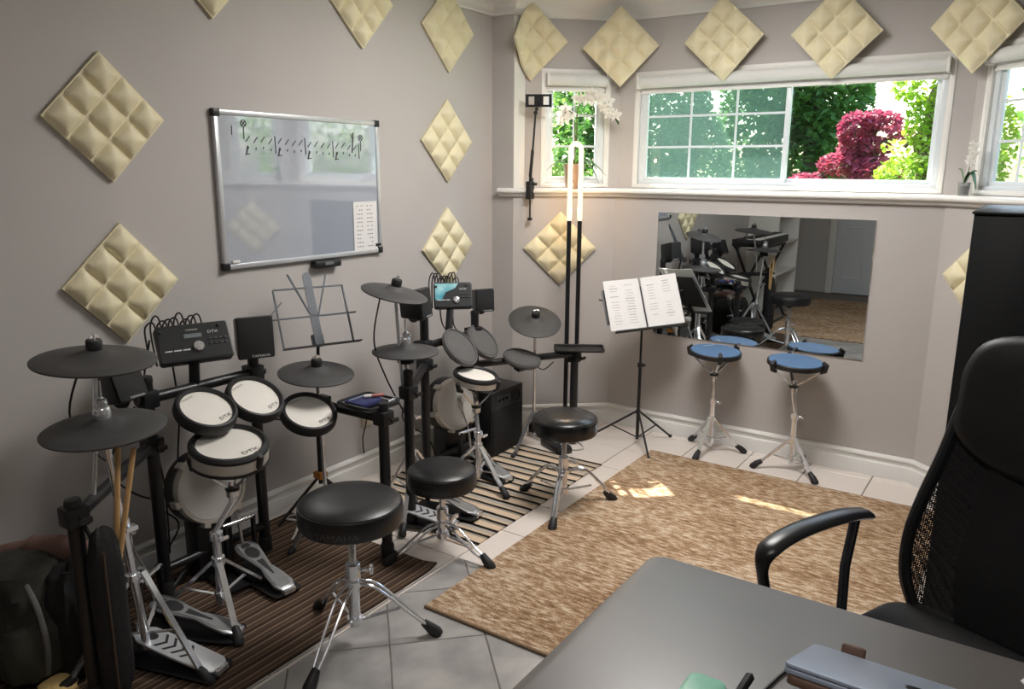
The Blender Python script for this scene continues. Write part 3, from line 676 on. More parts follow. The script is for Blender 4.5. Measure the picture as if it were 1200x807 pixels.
def module(label, c, nrm, w_, h_, window_reflection):
    R = basis(nrm); t = thing('drum_module', label, 'drum module', c, R, 'drum modules')
    G().prism(rrect(-w_/2, w_/2, -h_/2, h_/2, 0.012), -0.03, 0.012).build('housing', blackp, t, 0.004)
    face = mat('module_face', (48, 50, 52), 0.25, var=0.05)
    pf = G().prism(rrect(-w_/2+0.006, w_/2-0.006, -h_/2+0.006, h_/2-0.006, 0.01), 0.0125, 0.014).build('face_plate', face, t)
    lcd = mat('lcd', (112, 122, 124), 0.2)
    if window_reflection:
        refl_paint = mat('painted_reflection', (60, 150, 170), 0.15, col2=(170, 215, 220), scale=14, detail=2)  # teal mottling paints the window's reflection onto the module face
        G().prism([(-w_*0.47, h_*0.44), (-w_*0.47, -h_*0.2), (-w_*0.32, -h_*0.24), (-w_*0.2, h_*0.1), (w_*0.05, h_*0.26), (w_*0.14, h_*0.44)][::-1], 0.0142, 0.0148).build('reflection_film', refl_paint, t)
        G().lathe([(0.016, 0.014), (0.016, 0.022), (0.013, 0.024), (0, 0.024)], (w_*0.08, -h_*0.2, 0), None, 24).build('dial', chrome, t)
    else:
        G().box((-w_*0.02, h_*0.16, 0.0145), (w_*0.24, h_*0.11, 0.002)).build('display', lcd, t)
        G().lathe([(0.018, 0.014), (0.018, 0.024), (0.015, 0.027), (0, 0.027)], (w_*0.03, -h_*0.14, 0), None, 28).build('dial', chrome, t)
    g = text(G(), 'DTX', h_*0.1, (w_*0.26, h_*0.22, 0.0146), None, 1.3); g.build('logo', inkw, pf, smooth=0)
    g = text(G(), 'YAMAHA', h_*0.055, (-w_*0.02, h_*0.32, 0.0146), None, 1.3); g.build('logo', inkw, pf, smooth=0)
    for i in range(4):
        for j in range(2):
            G().box((w_*(0.2+0.07*i), h_*(0.03-0.13*j), 0.0155), (w_*0.05, h_*0.05, 0.003)).build('button', blackp, t, 0.0008)
    for i in range(3): G().box((w_*(-0.38+0.12*i), -h_*0.2-0.0*i, 0.0155), (w_*0.1, h_*0.035, 0.003)).build('button', inkw, t, 0.0008)
    for i in range(2): G().lathe([(0.006, 0.014), (0.005, 0.022), (0, 0.022)], (w_*(0.36-0.8*i), h_*(0.38-0.06*i), 0), None, 14).build('knob', blackp, t)
    for i in range(9):
        x = -w_*0.46+w_*0.075*i*1.05; a = random.uniform(0.02, 0.05)
        G().tube(catmull([(x, h_*0.46, -0.012), (x-0.004, h_*0.5+a, -0.01), (x-0.016, h_*0.52+a+0.006, -0.03), (x-0.028, h_*0.5+a*0.3, -0.055), (x-0.03, -0.05, -0.06)], 5), 0.0032, 6).build('cable', cablem, t)
    return t
def satellite(label, c, nrm, post, s_=1.0):
    R = basis(nrm); t = thing('satellite_speaker', label, 'speaker', c, R, 'small black speakers on the drum racks')
    a, b, d = 0.055*s_, 0.065*s_, 0.1*s_
    g = G(); vs = [(x*a, y*b, 0.0) for y in (-1, 1) for x in (-1, 1)] + [(x*a*0.8, y*b*0.78, -d) for y in (-1, 1) for x in (-1, 1)]
    g.add(vs, [(0, 1, 3, 2), (4, 6, 7, 5), (0, 4, 5, 1), (2, 3, 7, 6), (0, 2, 6, 4), (1, 5, 7, 3)]); g.build('cabinet', blackp, t, 0.008)
    gr = G().prism(rrect(-a*0.94, a*0.94, -b*0.94, b*0.94, 0.01), 0.0, 0.006).build('grille', grille, t, 0.002)
    g = text(G(), 'YAMAHA', 0.011*s_, (a*0.2, -b*0.84, 0.0064), None, 1.2); g.build('logo', inkw, gr, smooth=0)
    q = R.transposed() @ (V(post)-V(c)); g = G().tube([(0, -b*0.6, -d*0.55), q*0.4+V((0, -b*0.9, -d*0.6))*0.6, q], 0.013, 10); g.ball((0, -b*0.85, -d*0.6), 0.026); g.build('mount_arm', blackp, t)
    return t
def throne(label, c, h, rr, rot, writing, leg_r, screw=True, arched=False):
    t = thing('drum_throne', label, 'stool', (c[0], c[1], 0), rot, 'black drum thrones'); th = 0.085
    st = G().lathe([(0, h+0.002), (rr*0.5, h+0.001), (rr*0.86, h-0.006), (rr*0.955, h-0.016), (rr*0.985, h-0.03), (rr*1.0, h-0.045), (rr*0.995, h-th+0.01), (rr*0.97, h-th), (rr*0.7, h-th-0.004), (0, h-th-0.004)], n=64).build('seat', vinylseat if writing else mat('glossy_black_vinyl', (24, 25, 27), 0.24, var=0.08, scale=40, bump=0.05, bscale=60), t)
    G().tube([(rr*0.972*math.cos(a*PI/32), rr*0.972*math.sin(a*PI/32), h-0.021) for a in range(64)], 0.0028, 6, True).build('piping', vinylseat, st)
    if writing:
        vs, fs = text_verts('YAMAHA', 0.03); g = G(); R0 = rr*1.006
        vs2 = []
        for p in vs:
            a = writing + (p.x*1.15)/R0; vs2.append((R0*math.cos(a), R0*math.sin(a), h-0.064+p.y))
        g.add(vs2, fs)
        a0 = writing - 0.088/R0
        for k in range(10):
            b0, b1 = k*0.628, (k+1)*0.628
            for (b_) in (b0,):
                p = [(R0*math.cos(a0+rad*math.cos(bb)/R0), R0*math.sin(a0+rad*math.cos(bb)/R0), h-0.064+rad*math.sin(bb)) for rad in (0.009, 0.012) for bb in (b0, b1)]
                g.add(p, [(0, 1, 3, 2)])
        for k in range(3):
            bb = PI/2+k*2.094; dx = (math.cos(bb)*0.009, math.sin(bb)*0.009); px = (-math.sin(bb)*0.0015, math.cos(bb)*0.0015)
            q = [(-dx[0]+px[0], -dx[1]+px[1]), (-dx[0]-px[0], -dx[1]-px[1]), (dx[0]-px[0], dx[1]-px[1]), (dx[0]+px[0], dx[1]+px[1])]
            g.add([(R0*math.cos(a0+u/R0), R0*math.sin(a0+u/R0), h-0.064+v) for u, v in q], [(0, 1, 2, 3)])
        g.build('logo', mat('seat_print', (66, 66, 68), 0.5), st, smooth=0)
    zt = h-th; zj = zt*0.62
    G().lathe([(0.055, zt), (0.05, zt-0.014), (0.02, zt-0.02), (0.016, zt-0.04)], n=24).build('seat_plate', blackm, t)
    if screw:
        pr = []; z = zt-0.02
        while z > zj-0.03: pr += [(0.0125, z), (0.0105, z-0.003), (0.0125, z-0.006)]; z -= 0.006
        G().lathe(pr, n=16).build('threaded_rod', chrome, t)
    else: G().cyl((0, 0, zt), (0, 0, zj-0.1), 0.0125).build('seat_post', chrome, t)
    G().lathe([(0.022, zj+0.02), (0.024, zj+0.018), (0.024, zj-0.03), (0.0185, zj-0.034), (0.0185, 0.075), (0.016, 0.065), (0, 0.065)][::1], n=24).build('sleeve', chrome, t)
    g = G().cyl((0.02, 0, zj-0.008), (0.05, 0, zj-0.008), 0.006); g.box((0.058, 0, zj-0.008), (0.012, 0.045, 0.014)); g.build('wing_bolt', chrome, t, 0.001)
    for z in (zj-0.05, 0.085): G().lathe([(0.026, z+0.01), (0.027, z-0.01), (0.0185, z-0.012)], n=20).build('collar', chrome, t)
    for k in range(3):
        a = k*2.0944; d = V((math.cos(a), math.sin(a), 0)); s_ = V((-math.sin(a), math.cos(a), 0))
        e = d*leg_r + V((0, 0, 0.035)); zt2 = zj-0.05
        lg = G()
        for w_ in (-1, 1):
            if arched: P_ = [d*0.024+V((0, 0, zt2)), d*leg_r*0.42+V((0, 0, zt2+0.0)), d*leg_r*0.8+V((0, 0, zt2*0.55)), e]
            else: P_ = [d*0.024+V((0, 0, zt2)), d*leg_r*0.32+V((0, 0, zt2*0.9)), d*leg_r*0.75+V((0, 0, zt2*0.42)), e]
            wd = [0.012, 0.016, 0.013, 0.006] if not arched else [0.006, 0.006, 0.006, 0.005]
            Q = [p + s_*w_*x for p, x in zip(P_, wd)]
            lg.tube(catmull(Q, 5), 0.0048 if not arched else 0.0075, 8)
        lg.tube([d*0.026+V((0, 0, 0.085)), d*leg_r*0.6+V((0, 0, zt2*0.52))], 0.0055, 8)
        l = lg.build('leg', chrome, t)
        G().tube([e+V((0, 0, 0.016))-d*0.022, e-d*0.002+V((0, 0, -0.004)), e+d*0.02+V((0, 0, -0.024)), e+d*0.026+V((0, 0, -0.033))], [0.013, 0.0175, 0.021, 0.018], 12).build('rubber_foot', rubber, l)
    return t
def tripod_legs(t, c, zt, leg_r, a0, m, wide=0.02, foot=0.016):
    for k in range(3):
        a = a0 + k*2.0944; d = V((math.cos(a), math.sin(a), 0)); e = V((c[0], c[1], 0)) + d*leg_r + V((0, 0, 0.026))
        s_ = V((0, 0, 1)); g = G().bar(V((c[0], c[1], zt))+d*0.015, e, wide, 0.010, V((-d.y, d.x, 0)).cross(V((0, 0, 1))))
        g.bar(V((c[0], c[1], zt*0.36))+d*0.014, V((c[0], c[1], 0))+d*leg_r*0.55+V((0, 0, zt*0.47)), wide*0.6, 0.004)
        l = g.build('leg', m, t)
        G().tube([e-d*0.02+V((0, 0, 0.016)), e+d*0.006, e+d*0.024+V((0, 0, -0.018)), e+d*0.028+V((0, 0, -0.025))], [foot*0.75, foot, foot*1.15, foot*0.95], 12).build('rubber_foot', rubber, l)
def snare_stand(name, label, c, top, zt, leg_r, a0, basket_r, group, offset=False):
    t = thing(name, label, 'stand', (c[0], c[1], 0), group=group); T = V(top)-V((c[0], c[1], 0)); zc = T.z-0.085
    G().cyl((0, 0, 0.035), (0, 0, zc*0.62), 0.0145).build('base_tube', chrome, t)
    G().tube([(0, 0, zc*0.55), (0, 0, zc*0.66), (T.x*0.9, T.y*0.9, zc-0.08), (T.x, T.y, zc-0.04)], 0.0105, 12).build('upper_tube', chrome, t)
    for z in (0.07, zt, zc*0.62): G().lathe([(0.014, z-0.016), (0.022, z-0.014), (0.022, z+0.014), (0.014, z+0.016)], n=16).build('collar', chrome, t)
    g = G().cyl((0.015, 0, zc*0.62), (0.035, 0, zc*0.62), 0.005); g.box((0.04, 0, zc*0.62), (0.008, 0.036, 0.012)); g.build('wing_bolt', chrome, t, 0.001)
    tripod_legs(t, (0, 0), zt, leg_r, a0, chrome)
    g = G().lathe([(0.016, -0.06), (0.022, -0.055), (0.022, -0.02), (0.014, -0.015), (0.014, 0.0)], (T.x, T.y, zc), None, 16); g.build('basket_hub', chrome, t)
    G().lathe([(0.014, 0), (0.024, 0.002), (0.024, 0.014), (0.014, 0.016)], (T.x, T.y, zc-0.035), None, 14).build('basket_nut', blackp, t)
    for k in range(3):
        a = a0+0.6+k*2.0944; d = V((math.cos(a), math.sin(a), 0)); b0 = V((T.x, T.y, zc-0.02))
        g = G(); g.bar(b0+d*0.015, b0+d*basket_r*0.5+V((0, 0, 0.035)), 0.015, 0.007); e = V((T.x, T.y, T.z-0.012)) + d*(basket_r+0.002)
        g.bar(b0+d*basket_r*0.45+V((0, 0, 0.031)), e, 0.012, 0.007); l = g.build('basket_arm', chrome, t)
        G().tube([e-d*0.012+V((0, 0, -0.01)), e+d*0.008, e+d*0.015+V((0, 0, 0.030)), e-d*0.004+V((0, 0, 0.044))], [0.010, 0.013, 0.013, 0.009], 10).build('rubber_claw', rubber, l)
    return t
def pedal(label, heel, toe, wd, kind, group, z=0.012):
    """footboard from heel to toe (world xy), chrome posts at the toe"""
    h, e = V((*heel, 0)), V((*toe, 0)); d = (e-h); L = d.length; d.normalize()
    t = thing('drum_pedal', label, 'pedal', h, math.atan2(d.y, d.x), group)
    G().prism(rrect(-0.01, L+0.02, -wd*0.62, wd*0.62, 0.02), z, z+0.006).build('base_plate', blackm, t, 0.002)
    th = 0.28 if kind == 'kick' else 0.2
    R = Matrix.Rotation(-th, 3, 'Y')
    if kind == 'kick':
        out_ = [(0, -wd*.28), (0.03, -wd*.42), (0.09, -wd*.36), (0.14, -wd*.24), (L*0.62, -wd*.34), (L*0.84, -wd*.48), (L*0.96, -wd*.42), (L, -wd*.2)]
    else: out_ = [(0, -wd*.3), (0.015, -wd*.42), (L*0.5, -wd*.46), (L*0.9, -wd*.42), (L, -wd*.25)]
    poly = out_ + [(x, -y) for x, y in reversed(out_)]
    fb = G().prism(poly, 0, 0.009, (0, 0, z+0.014), R).build('footboard', alum if kind != 'kick' else steel, t, 0.003)
    inn = [(x*0.9+L*0.05, y*0.72) for x, y in poly]
    if kind == 'kick':
        G().prism(inn, 0.009, 0.0105, (0, 0, z+0.014), R).build('grip', mat('footboard_grip', (128, 128, 128), 0.5, var=0.05), fb)
        g = G(); el = [(L*0.76+0.034*math.cos(a*PI/10), 0.026*math.sin(a*PI/10)) for a in range(20)]
        g.prism(el, 0.0106, 0.0112, (0, 0, z+0.014), R); g.prism([(L*0.88, -wd*.2), (L*0.95, -wd*.16), (L*0.95, wd*.16), (L*0.88, wd*.2)], 0.0106, 0.0112, (0, 0, z+0.014), R)
        g.prism([(0.09, -0.003), (L*0.6, -wd*0.14), (L*0.6, wd*0.14), (0.09, 0.003)], 0.0106, 0.0112, (0, 0, z+0.014), R); g.build('emblem', inkd, fb, smooth=0)
    else:
        for k in range(4):
            x = L*0.32+k*0.032
            g = G(); 
            for s_ in (-1, 1): g.prism([(x, 0.0), (x+0.010, 0.0), (x+0.030, s_*wd*0.3), (x+0.020, s_*wd*0.3)][::s_], 0.0092, 0.010, (0, 0, z+0.014), R)
            g.build('chevron', inkd, fb, smooth=0)
        g = G().lathe([(0.012, 0), (0.016, 0.0), (0.016, 0.0008), (0.012, 0.0008)], R @ V((L*0.82, 0, 0.0092))+V((0, 0, z+0.014)), R, 18); g.build('emblem', inkd, fb)
    zt = z+0.014+L*math.sin(th)
    g = G().box((0.0, 0, z+0.012), (0.03, wd*0.5, 0.02)); g.build('heel_hinge', chrome, t, 0.003)
    if kind == 'kick':
        for s_ in (-1, 1): G().box((L*0.97, s_*wd*0.62, 0.11), (0.022, 0.012, 0.2)).build('pedal_post', blackm, t, 0.003)
        G().cyl((L*0.97, -wd*0.7, 0.205), (L*0.97, wd*0.7, 0.205), 0.008).build('axle', chrome, t)
        b_ = G().tube([(L*0.97, 0, 0.205), (L*0.97+0.05, 0, 0.30), (L*0.97+0.05, 0, 0.36)], 0.0045, 8).build('beater_shaft', chrome, t)
        G().lathe([(0.0, -0.02), (0.018, -0.018), (0.02, 0), (0.018, 0.018), (0, 0.02)], (L*0.97+0.055, 0, 0.365), basis((1, 0, 0)), 16).build('beater', mat('felt', (190, 186, 178), 0.9), b_)
        G().tube([(L*0.93, 0, zt), (L*0.98, 0, 0.2)], 0.007, 6).build('drive_chain', steel, t)
    else:
        G().tube([(L*0.98, 0, zt*0.8), (L*1.0, 0, 0.12)], 0.006, 6).build('pull_strap', steel, t)
        G().box((L*0.98, 0, 0.03), (0.03, wd*1.1, 0.035)).build('toe_clamp', blackm, t, 0.003)
    return t
def kick(label, c, dia, nrm, group):
    t = thing('kick_pad', label, 'kick drum', (c[0], c[1], 0), group=group); R = basis(nrm); o = (0, 0, c[2]); rr = dia/2
    G().lathe([(0, 0.012), (rr*0.5, 0.012), (rr*0.86, 0.008), (rr*0.87, 0.0)], o, R, 48).build('pad_head', headg, t)
    hp = G().lathe([(rr*0.86, 0.0), (rr*0.88, 0.014), (rr*0.97, 0.014), (rr, 0.004), (rr, -0.02), (rr*0.93, -0.02)], o, R, 48).build('hoop', shell, t)
    G().lathe([(rr*0.95, -0.02), (rr*1.02, -0.024), (rr*1.02, -0.09), (rr*0.9, -0.1), (0, -0.1)], o, R, 48).build('shell', blackp, t)
    for k in range(6):
        a = k*PI/3+0.2; p = R @ V((rr*0.985*math.cos(a), rr*0.985*math.sin(a), -0.012)) + V(o); G().box(p, (0.03, 0.026, 0.05), R @ Matrix.Rotation(a, 3, 'Z')).build('lug', shell, t, 0.003)
    z = R.col[2]; hz = V((z.x, z.y, 0)).normalized(); sd = V((-hz.y, hz.x, 0))
    G().box(V((0, 0, (c[2]-rr*0.6)/2))-hz*0.05, (0.1, 0.14, c[2]-rr*0.6), Matrix((hz, sd, V((0, 0, 1)))).transposed()).build('tower', blackm, t, 0.006)
    for s_ in (-1, 1):
        g = G().tube([V((0, 0, 0.13))-hz*0.06, sd*s_*0.17+hz*(-0.02)+V((0, 0, 0.012))], 0.011, 10); g.build('side_leg', blackm, t)
    G().box(hz*0.06+V((0, 0, 0.012)), (0.22, 0.10, 0.012), Matrix((hz, sd, V((0, 0, 1)))).transposed()).build('pedal_plate', blackm, t, 0.003)
    return t
def hihat_stand(label, c, top, group, zt=0.33, a0=0.4, leg_r=0.2, boot=True):
    t = thing('hi_hat_stand', label, 'stand', (c[0], c[1], 0), group=group); T = V(top)-V((c[0], c[1], 0))
    G().tube([(0, 0, 0.06), (T.x*0.62, T.y*0.62, T.z*0.62)], 0.013, 14).build('lower_tube', chrome, t)
    G().tube([(T.x*0.6, T.y*0.6, T.z*0.6), (T.x, T.y, T.z-0.03)], 0.0095, 12).build('upper_tube', chrome, t)
    G().tube([(T.x, T.y, T.z-0.03), (T.x, T.y, T.z+0.14)], 0.0035, 8).build('pull_rod', chrome, t)
    q = T*0.62; g = G().lathe([(0.014, -0.02), (0.02, -0.018), (0.02, 0.018), (0.012, 0.02)], q, None, 16); g.box(q+V((0.03, 0, 0)), (0.03, 0.012, 0.012)); g.box(q+V((0.048, 0, 0)), (0.008, 0.034, 0.012)); g.build('height_clamp', chrome, t)
    G().lathe([(0.0145, -0.012), (0.021, -0.01), (0.021, 0.01), (0.0145, 0.012)], (T.x*zt/T.z, T.y*zt/T.z, zt), None, 16).build('collar', chrome, t)
    tripod_legs(t, (0, 0), zt, leg_r, a0, chrome, 0.018)
    G().lathe([(0.03, -0.05), (0.036, -0.045), (0.03, -0.02), (0.014, -0.018)], T, None, 20).build('cymbal_seat', rubber, t)
    g = G().lathe([(0.011, 0.05), (0.014, 0.052), (0.014, 0.085), (0.008, 0.09)], T, None, 14); g.box(T+V((0.018, 0, 0.075)), (0.02, 0.006, 0.012)); g.build('clutch', chrome, t)
    return t

# ------------------------------------------------------------------ drum kit with white mesh heads
K1 = 'of the drum kit with white heads'
rack('black four-post drum rack standing on the dark brown runner', [(0.61, 0.97), (0.25, 1.42), (0.25, 1.856), (0.70, 2.09)], [0.63, 0.82, 0.82, 0.64],
     [((0.61, 0.97, 0.58), (0.25, 1.42, 0.58), 0.019), ((0.25, 1.38, 0.745), (0.25, 1.90, 0.745), 0.019), ((0.25, 1.856, 0.58), (0.29, 2.085, 0.58), 0.019), ((0.29, 2.085, 0.58), (0.70, 2.09, 0.58), 0.019), ((0.25, 1.42, 0.11), (0.25, 1.856, 0.11), 0.017)],
     (0.45, 1.55, 0), 'drum racks', [((0.61, 0.97, 0.585), (0, 0, 1)), ((0.25, 1.42, 0.745), (0, 1, 0)), ((0.25, 1.856, 0.745), (0, 1, 0)), ((0.70, 2.09, 0.585), (0, 0, 1)), ((0.36, 2.088, 0.585), (0, 0, 1)), ((0.25, 1.42, 0.58), (0, 0, 1)), ((0.25, 1.856, 0.58), (0, 0, 1))])
tom('white-headed tom pad beside the black hi-hat, under the drum module', (0.40, 1.539, 0.712), (0.50, 0.0, 0.86), 0.212, True, 'white-headed tom pads', mount=[(0.25, 1.56, 0.745)])
tom('white-headed tom pad below the small speaker next to the folding music stand', (0.38, 1.757, 0.697), (0.56, 0.02, 0.82), 0.216, True, 'white-headed tom pads', mount=[(0.25, 1.77, 0.745)])
tom('white-headed tom pad on a rack arm under the ride cymbal', (0.44, 1.953, 0.60), (0.46, -0.12, 0.88), 0.218, True, 'white-headed tom pads', mount=[(0.43, 2.02, 0.55), (0.43, 2.085, 0.58)])
sn = tom('white-headed snare pad with silver shell on a chrome stand', (0.51, 1.540, 0.606), (0.2, -0.06, 0.97), 0.262, True, 'snare pads', name='snare_pad', sk=-0.004)
G().lathe([(0.117, -0.006), (0.130, -0.007), (0.130, -0.044), (0.117, -0.046)], n=48).build('silver_shell', shell, sn)
G().lathe([(0.115, -0.044), (0.133, -0.045), (0.131, -0.056), (0, -0.06)], n=48).build('bottom_hoop', rubber, sn)
snare_stand('snare_stand', 'chrome tripod snare stand under the white-headed snare pad', (0.50, 1.47), (0.51, 1.540, 0.555), 0.2, 0.2, -0.4, 0.112, 'snare stands')
kick('round grey kick pad on a black tower behind the snare stand, on the dark runner', (0.27, 1.62, 0.36), 0.27, (0.97, -0.12, 0.2), 'kick pads')
pedal('silver kick drum pedal on the dark runner with a worn oval emblem', (0.60, 1.675), (0.30, 1.70), 0.095, 'kick', 'kick pedals')
pedal('silver chevron hi-hat footboard on the dark runner beside the black stick bag', (0.79, 1.25), (0.50, 1.165), 0.10, 'hat', 'hi-hat pedals')
pedal('silver footboard lying between the hi-hat stand and the snare stand', (0.67, 1.405), (0.40, 1.27), 0.095, 'kick', 'hi-hat pedals')
hihat_stand('chrome hi-hat stand holding the black hi-hat next to the white tom pads', (0.56, 1.16), (0.60, 1.083, 0.80), 'hi-hat stands', 0.32, 0.2, 0.22)
cymbal('large black hi-hat cymbal pad on the chrome stand at the end of the white-headed kit', (0.60, 1.083, 0.82), (0.02, -0.04, 1), 0.325, None, group='black cymbal pads', hihat=True)
cymbal('large black crash cymbal pad above the hi-hat of the white-headed kit', (0.50, 1.13, 0.992), (0.08, 0.02, 1), 0.33, [(0.53, 1.09, 0.75), (0.54, 1.06, 0.59)], group='black cymbal pads')
cymbal('black ride cymbal pad behind the tom pad below the folding music stand', (0.36, 2.07, 0.73), (0.12, -0.02, 1), 0.30, [(0.36, 2.085, 0.4), (0.36, 2.09, 0.09)], True, 'black cymbal pads')
module('dark drum module with a silver dial and a round knob above the white tom pads', (0.25, 1.615, 0.912), (0.80, -0.28, 0.52), 0.25, 0.14, False)
g = G().bar((0.25, 1.60, 0.745), (0.235, 1.62, 0.89), 0.035, 0.02); mb = g.build('module_bracket', blackm, None, 0.004); tag(mb, 'black bracket carrying the drum module of the white-headed kit', 'bracket')
satellite('small black speaker beside the drum module above the white tom pads', (0.31, 1.83, 0.90), (0.86, -0.42, 0.05), (0.25, 1.856, 0.82), 1.25)
satellite('small black speaker half hidden behind the crash cymbal', (0.30, 1.33, 0.845), (0.92, 0.15, 0.35), (0.25, 1.42, 0.80), 1.05)

# ------------------------------------------------------------------ drum kit with grey rubber pads
rack('black four-post drum rack standing on the striped cream runner', [(0.58, 2.37), (0.33, 2.77), (0.33, 3.17), (0.63, 3.69)], [0.69, 0.85, 0.80, 0.53],
     [((0.58, 2.37, 0.60), (0.33, 2.77, 0.60), 0.019), ((0.33, 2.73, 0.69), (0.33, 3.20, 0.69), 0.019), ((0.33, 3.17, 0.52), (0.63, 3.69, 0.52), 0.019), ((0.33, 2.77, 0.10), (0.33, 3.17, 0.10), 0.017)],
     (0.47, 3.0, 0), 'drum racks', [((0.58, 2.37, 0.60), (0, 0, 1)), ((0.33, 2.77, 0.69), (0, 1, 0)), ((0.33, 3.17, 0.69), (0, 1, 0)), ((0.63, 3.69, 0.50), (0, 0, 1)), ((0.33, 2.77, 0.60), (0, 0, 1))])
tom('grey rubber tom pad beside the black hi-hat of the striped-runner kit', (0.42, 2.935, 0.676), (0.75, 0.08, 0.65), 0.215, False, 'grey rubber tom pads', mount=[(0.33, 2.93, 0.69)])
tom('grey rubber tom pad below the module with a painted window reflection', (0.40, 3.150, 0.662), (0.75, 0.08, 0.65), 0.205, False, 'grey rubber tom pads', mount=[(0.33, 3.14, 0.69)])
tom('grey rubber tom pad on a black arm next to the small black tray', (0.50, 3.36, 0.55), (0.28, -0.05, 0.95), 0.205, False, 'grey rubber tom pads', mount=[(0.48, 3.42, 0.52)])
sn = tom('small snare pad with white head and grey rim above the striped runner', (0.52, 2.925, 0.548), (0.18, 0.03, 0.98), 0.225, True, 'snare pads', logo=False, name='snare_pad', sk=-0.004)
G().lathe([(0.1, -0.006), (0.112, -0.007), (0.112, -0.033), (0.1, -0.036)], n=48).build('silver_shell', shell, sn)
snare_stand('snare_stand', 'chrome tripod snare stand on the striped runner', (0.55, 2.90), (0.52, 2.925, 0.50), 0.2, 0.2, -0.3, 0.098, 'snare stands')
kick('round white kick pad on a black tower on the striped runner', (0.31, 3.03, 0.335), 0.27, (0.96, -0.2, 0.15), 'kick pads')
pedal('grey kick drum pedal on the striped runner in front of the subwoofer', (0.66, 2.99), (0.38, 3.04), 0.095, 'kick', 'kick pedals')
pedal('white chevron hi-hat footboard on the striped runner', (0.76, 2.44), (0.51, 2.36), 0.095, 'hat', 'hi-hat pedals')
pedal('dark footboard behind the stool on the striped runner', (0.78, 2.58), (0.50, 2.52), 0.095, 'kick', 'hi-hat pedals')
hihat_stand('chrome hi-hat stand beside the grey tom pads', (0.52, 2.46), (0.52, 2.425, 0.755), 'hi-hat stands', 0.30, 1.0, 0.2)
cymbal('black hi-hat cymbal pad on the chrome stand of the striped-runner kit', (0.52, 2.425, 0.775), (0.02, 0, 1), 0.285, None, group='black cymbal pads', hihat=True)
cymbal('black crash cymbal pad above the hi-hat of the striped-runner kit', (0.50, 2.391, 1.026), (0.22, 0.08, 0.97), 0.28, [(0.505, 2.40, 0.8), (0.53, 2.39, 0.62)], group='black cymbal pads')
cymbal('black ride cymbal pad on a thin rod next to the glowing floor lamp', (0.50, 3.482, 0.735), (0.32, -0.30, 0.9), 0.285, [(0.49, 3.50, 0.4), (0.49, 3.50, 0.1)], True, 'black cymbal pads')
module('black drum module with a painted window reflection above the grey tom pads', (0.30, 3.03, 0.905), (0.62, -0.68, 0.40), 0.19, 0.132, True)
g = G().bar((0.33, 2.95, 0.70), (0.29, 3.025, 0.88), 0.035, 0.02); mb = g.build('module_bracket', blackm, None, 0.004); tag(mb, 'black bracket carrying the module with a painted window reflection', 'bracket')
satellite('small black speaker beside the module with a painted window reflection', (0.36, 3.22, 0.86), (0.85, -0.5, 0.05), (0.33, 3.17, 0.80), 0.95)
satellite('small black speaker half hidden behind the crash cymbal of the striped-runner kit', (0.40, 2.70, 0.92), (0.93, 0.28, 0.1), (0.33, 2.77, 0.83), 1.1)

# ------------------------------------------------------------------ thrones
throne('large round black stool with a chrome threaded post on the dark runner', (1.0, 1.615), 0.515, 0.166, 0.77, -0.77-1.05, 0.245)
throne('medium round black stool with a maker name standing across the two runners', (0.848, 2.255), 0.378, 0.138, 0.02, 0.0-1.15, 0.215, False)
throne('shiny round black stool with arched chrome legs on the beige rug edge', (1.02, 2.92), 0.45, 0.150, 0.87, None, 0.23, True, True)

# ------------------------------------------------------------------ folding music stand behind the white-headed kit
wire = mat('stand_grey_metal', (92, 96, 102), 0.5, 0.3, var=0.05)
ms = thing('folding_music_stand', 'empty folding wire music stand in grey metal against the wall under the whiteboard', 'music stand', (0.19, 2.215, 0))
R = basis((0.84, -0.34, 0.42)); O = V((0.02, -0.01, 0.915))
def L(x, y, z=0): return O + R @ V((x, y, z))
for p, q in (((-.15, .125), (.15, .125)), ((-.15, .125), (-.15, -.13)), ((.15, .125), (.15, -.13)), ((-.2, 0), (.186, 0)), ((-.2, 0), (-.124, .07)), ((-.078, .189), (-.01, .0)), ((.087, .177), (.02, 0.0))):
    G().bar(L(*p), L(*q), 0.005, 0.012, R.col[2]).build('desk_wire', wire, ms)
G().prism([(x*1.0, y) for x, y in rrect(-0.018, 0.018, -0.135, 0.19, 0.0175)], 0.002, 0.006, O, R).build('center_blade', wire, ms)
g = G().bar(L(-.155, -.13, .012), L(.18, -.13, .012), 0.03, 0.004, R.col[1]); g.build('lip', blackm, ms)
G().box(L(0.0, -0.1, -0.012), (0.05, 0.045, 0.02), R).build('desk_bracket', wire, ms, 0.003)
G().cyl((0, 0, 0.45), L(0.0, -0.11, -0.012), 0.007).build('upper_tube', blackm, ms); G().cyl((0, 0, 0.16), (0, 0, 0.5), 0.010).build('lower_tube', blackm, ms)
G().lathe([(0.011, 0.485), (0.016, 0.49), (0.016, 0.515), (0.008, 0.52)], n=14).build('clutch', blackp, ms)
G().box((0, 0, 0.20), (0.05, 0.045, 0.032)).build('leg_clamp', mat('orange_plastic', (196, 128, 52), 0.5), ms, 0.006, label='orange leg clamp')
for a in (-1.95, 0.35, 1.75):
    e = V((math.cos(a)*(0.2 if a < 1 else 0.14), math.sin(a)*0.2, 0.008)); G().bar((0, 0, 0.2), e, 0.014, 0.008).build('leg', blackm, ms); 
    G().bar(e*0.55+V((0, 0, 0.09)), (0, 0, 0.17-0.09), 0.008, 0.004).build('brace', blackm, ms)

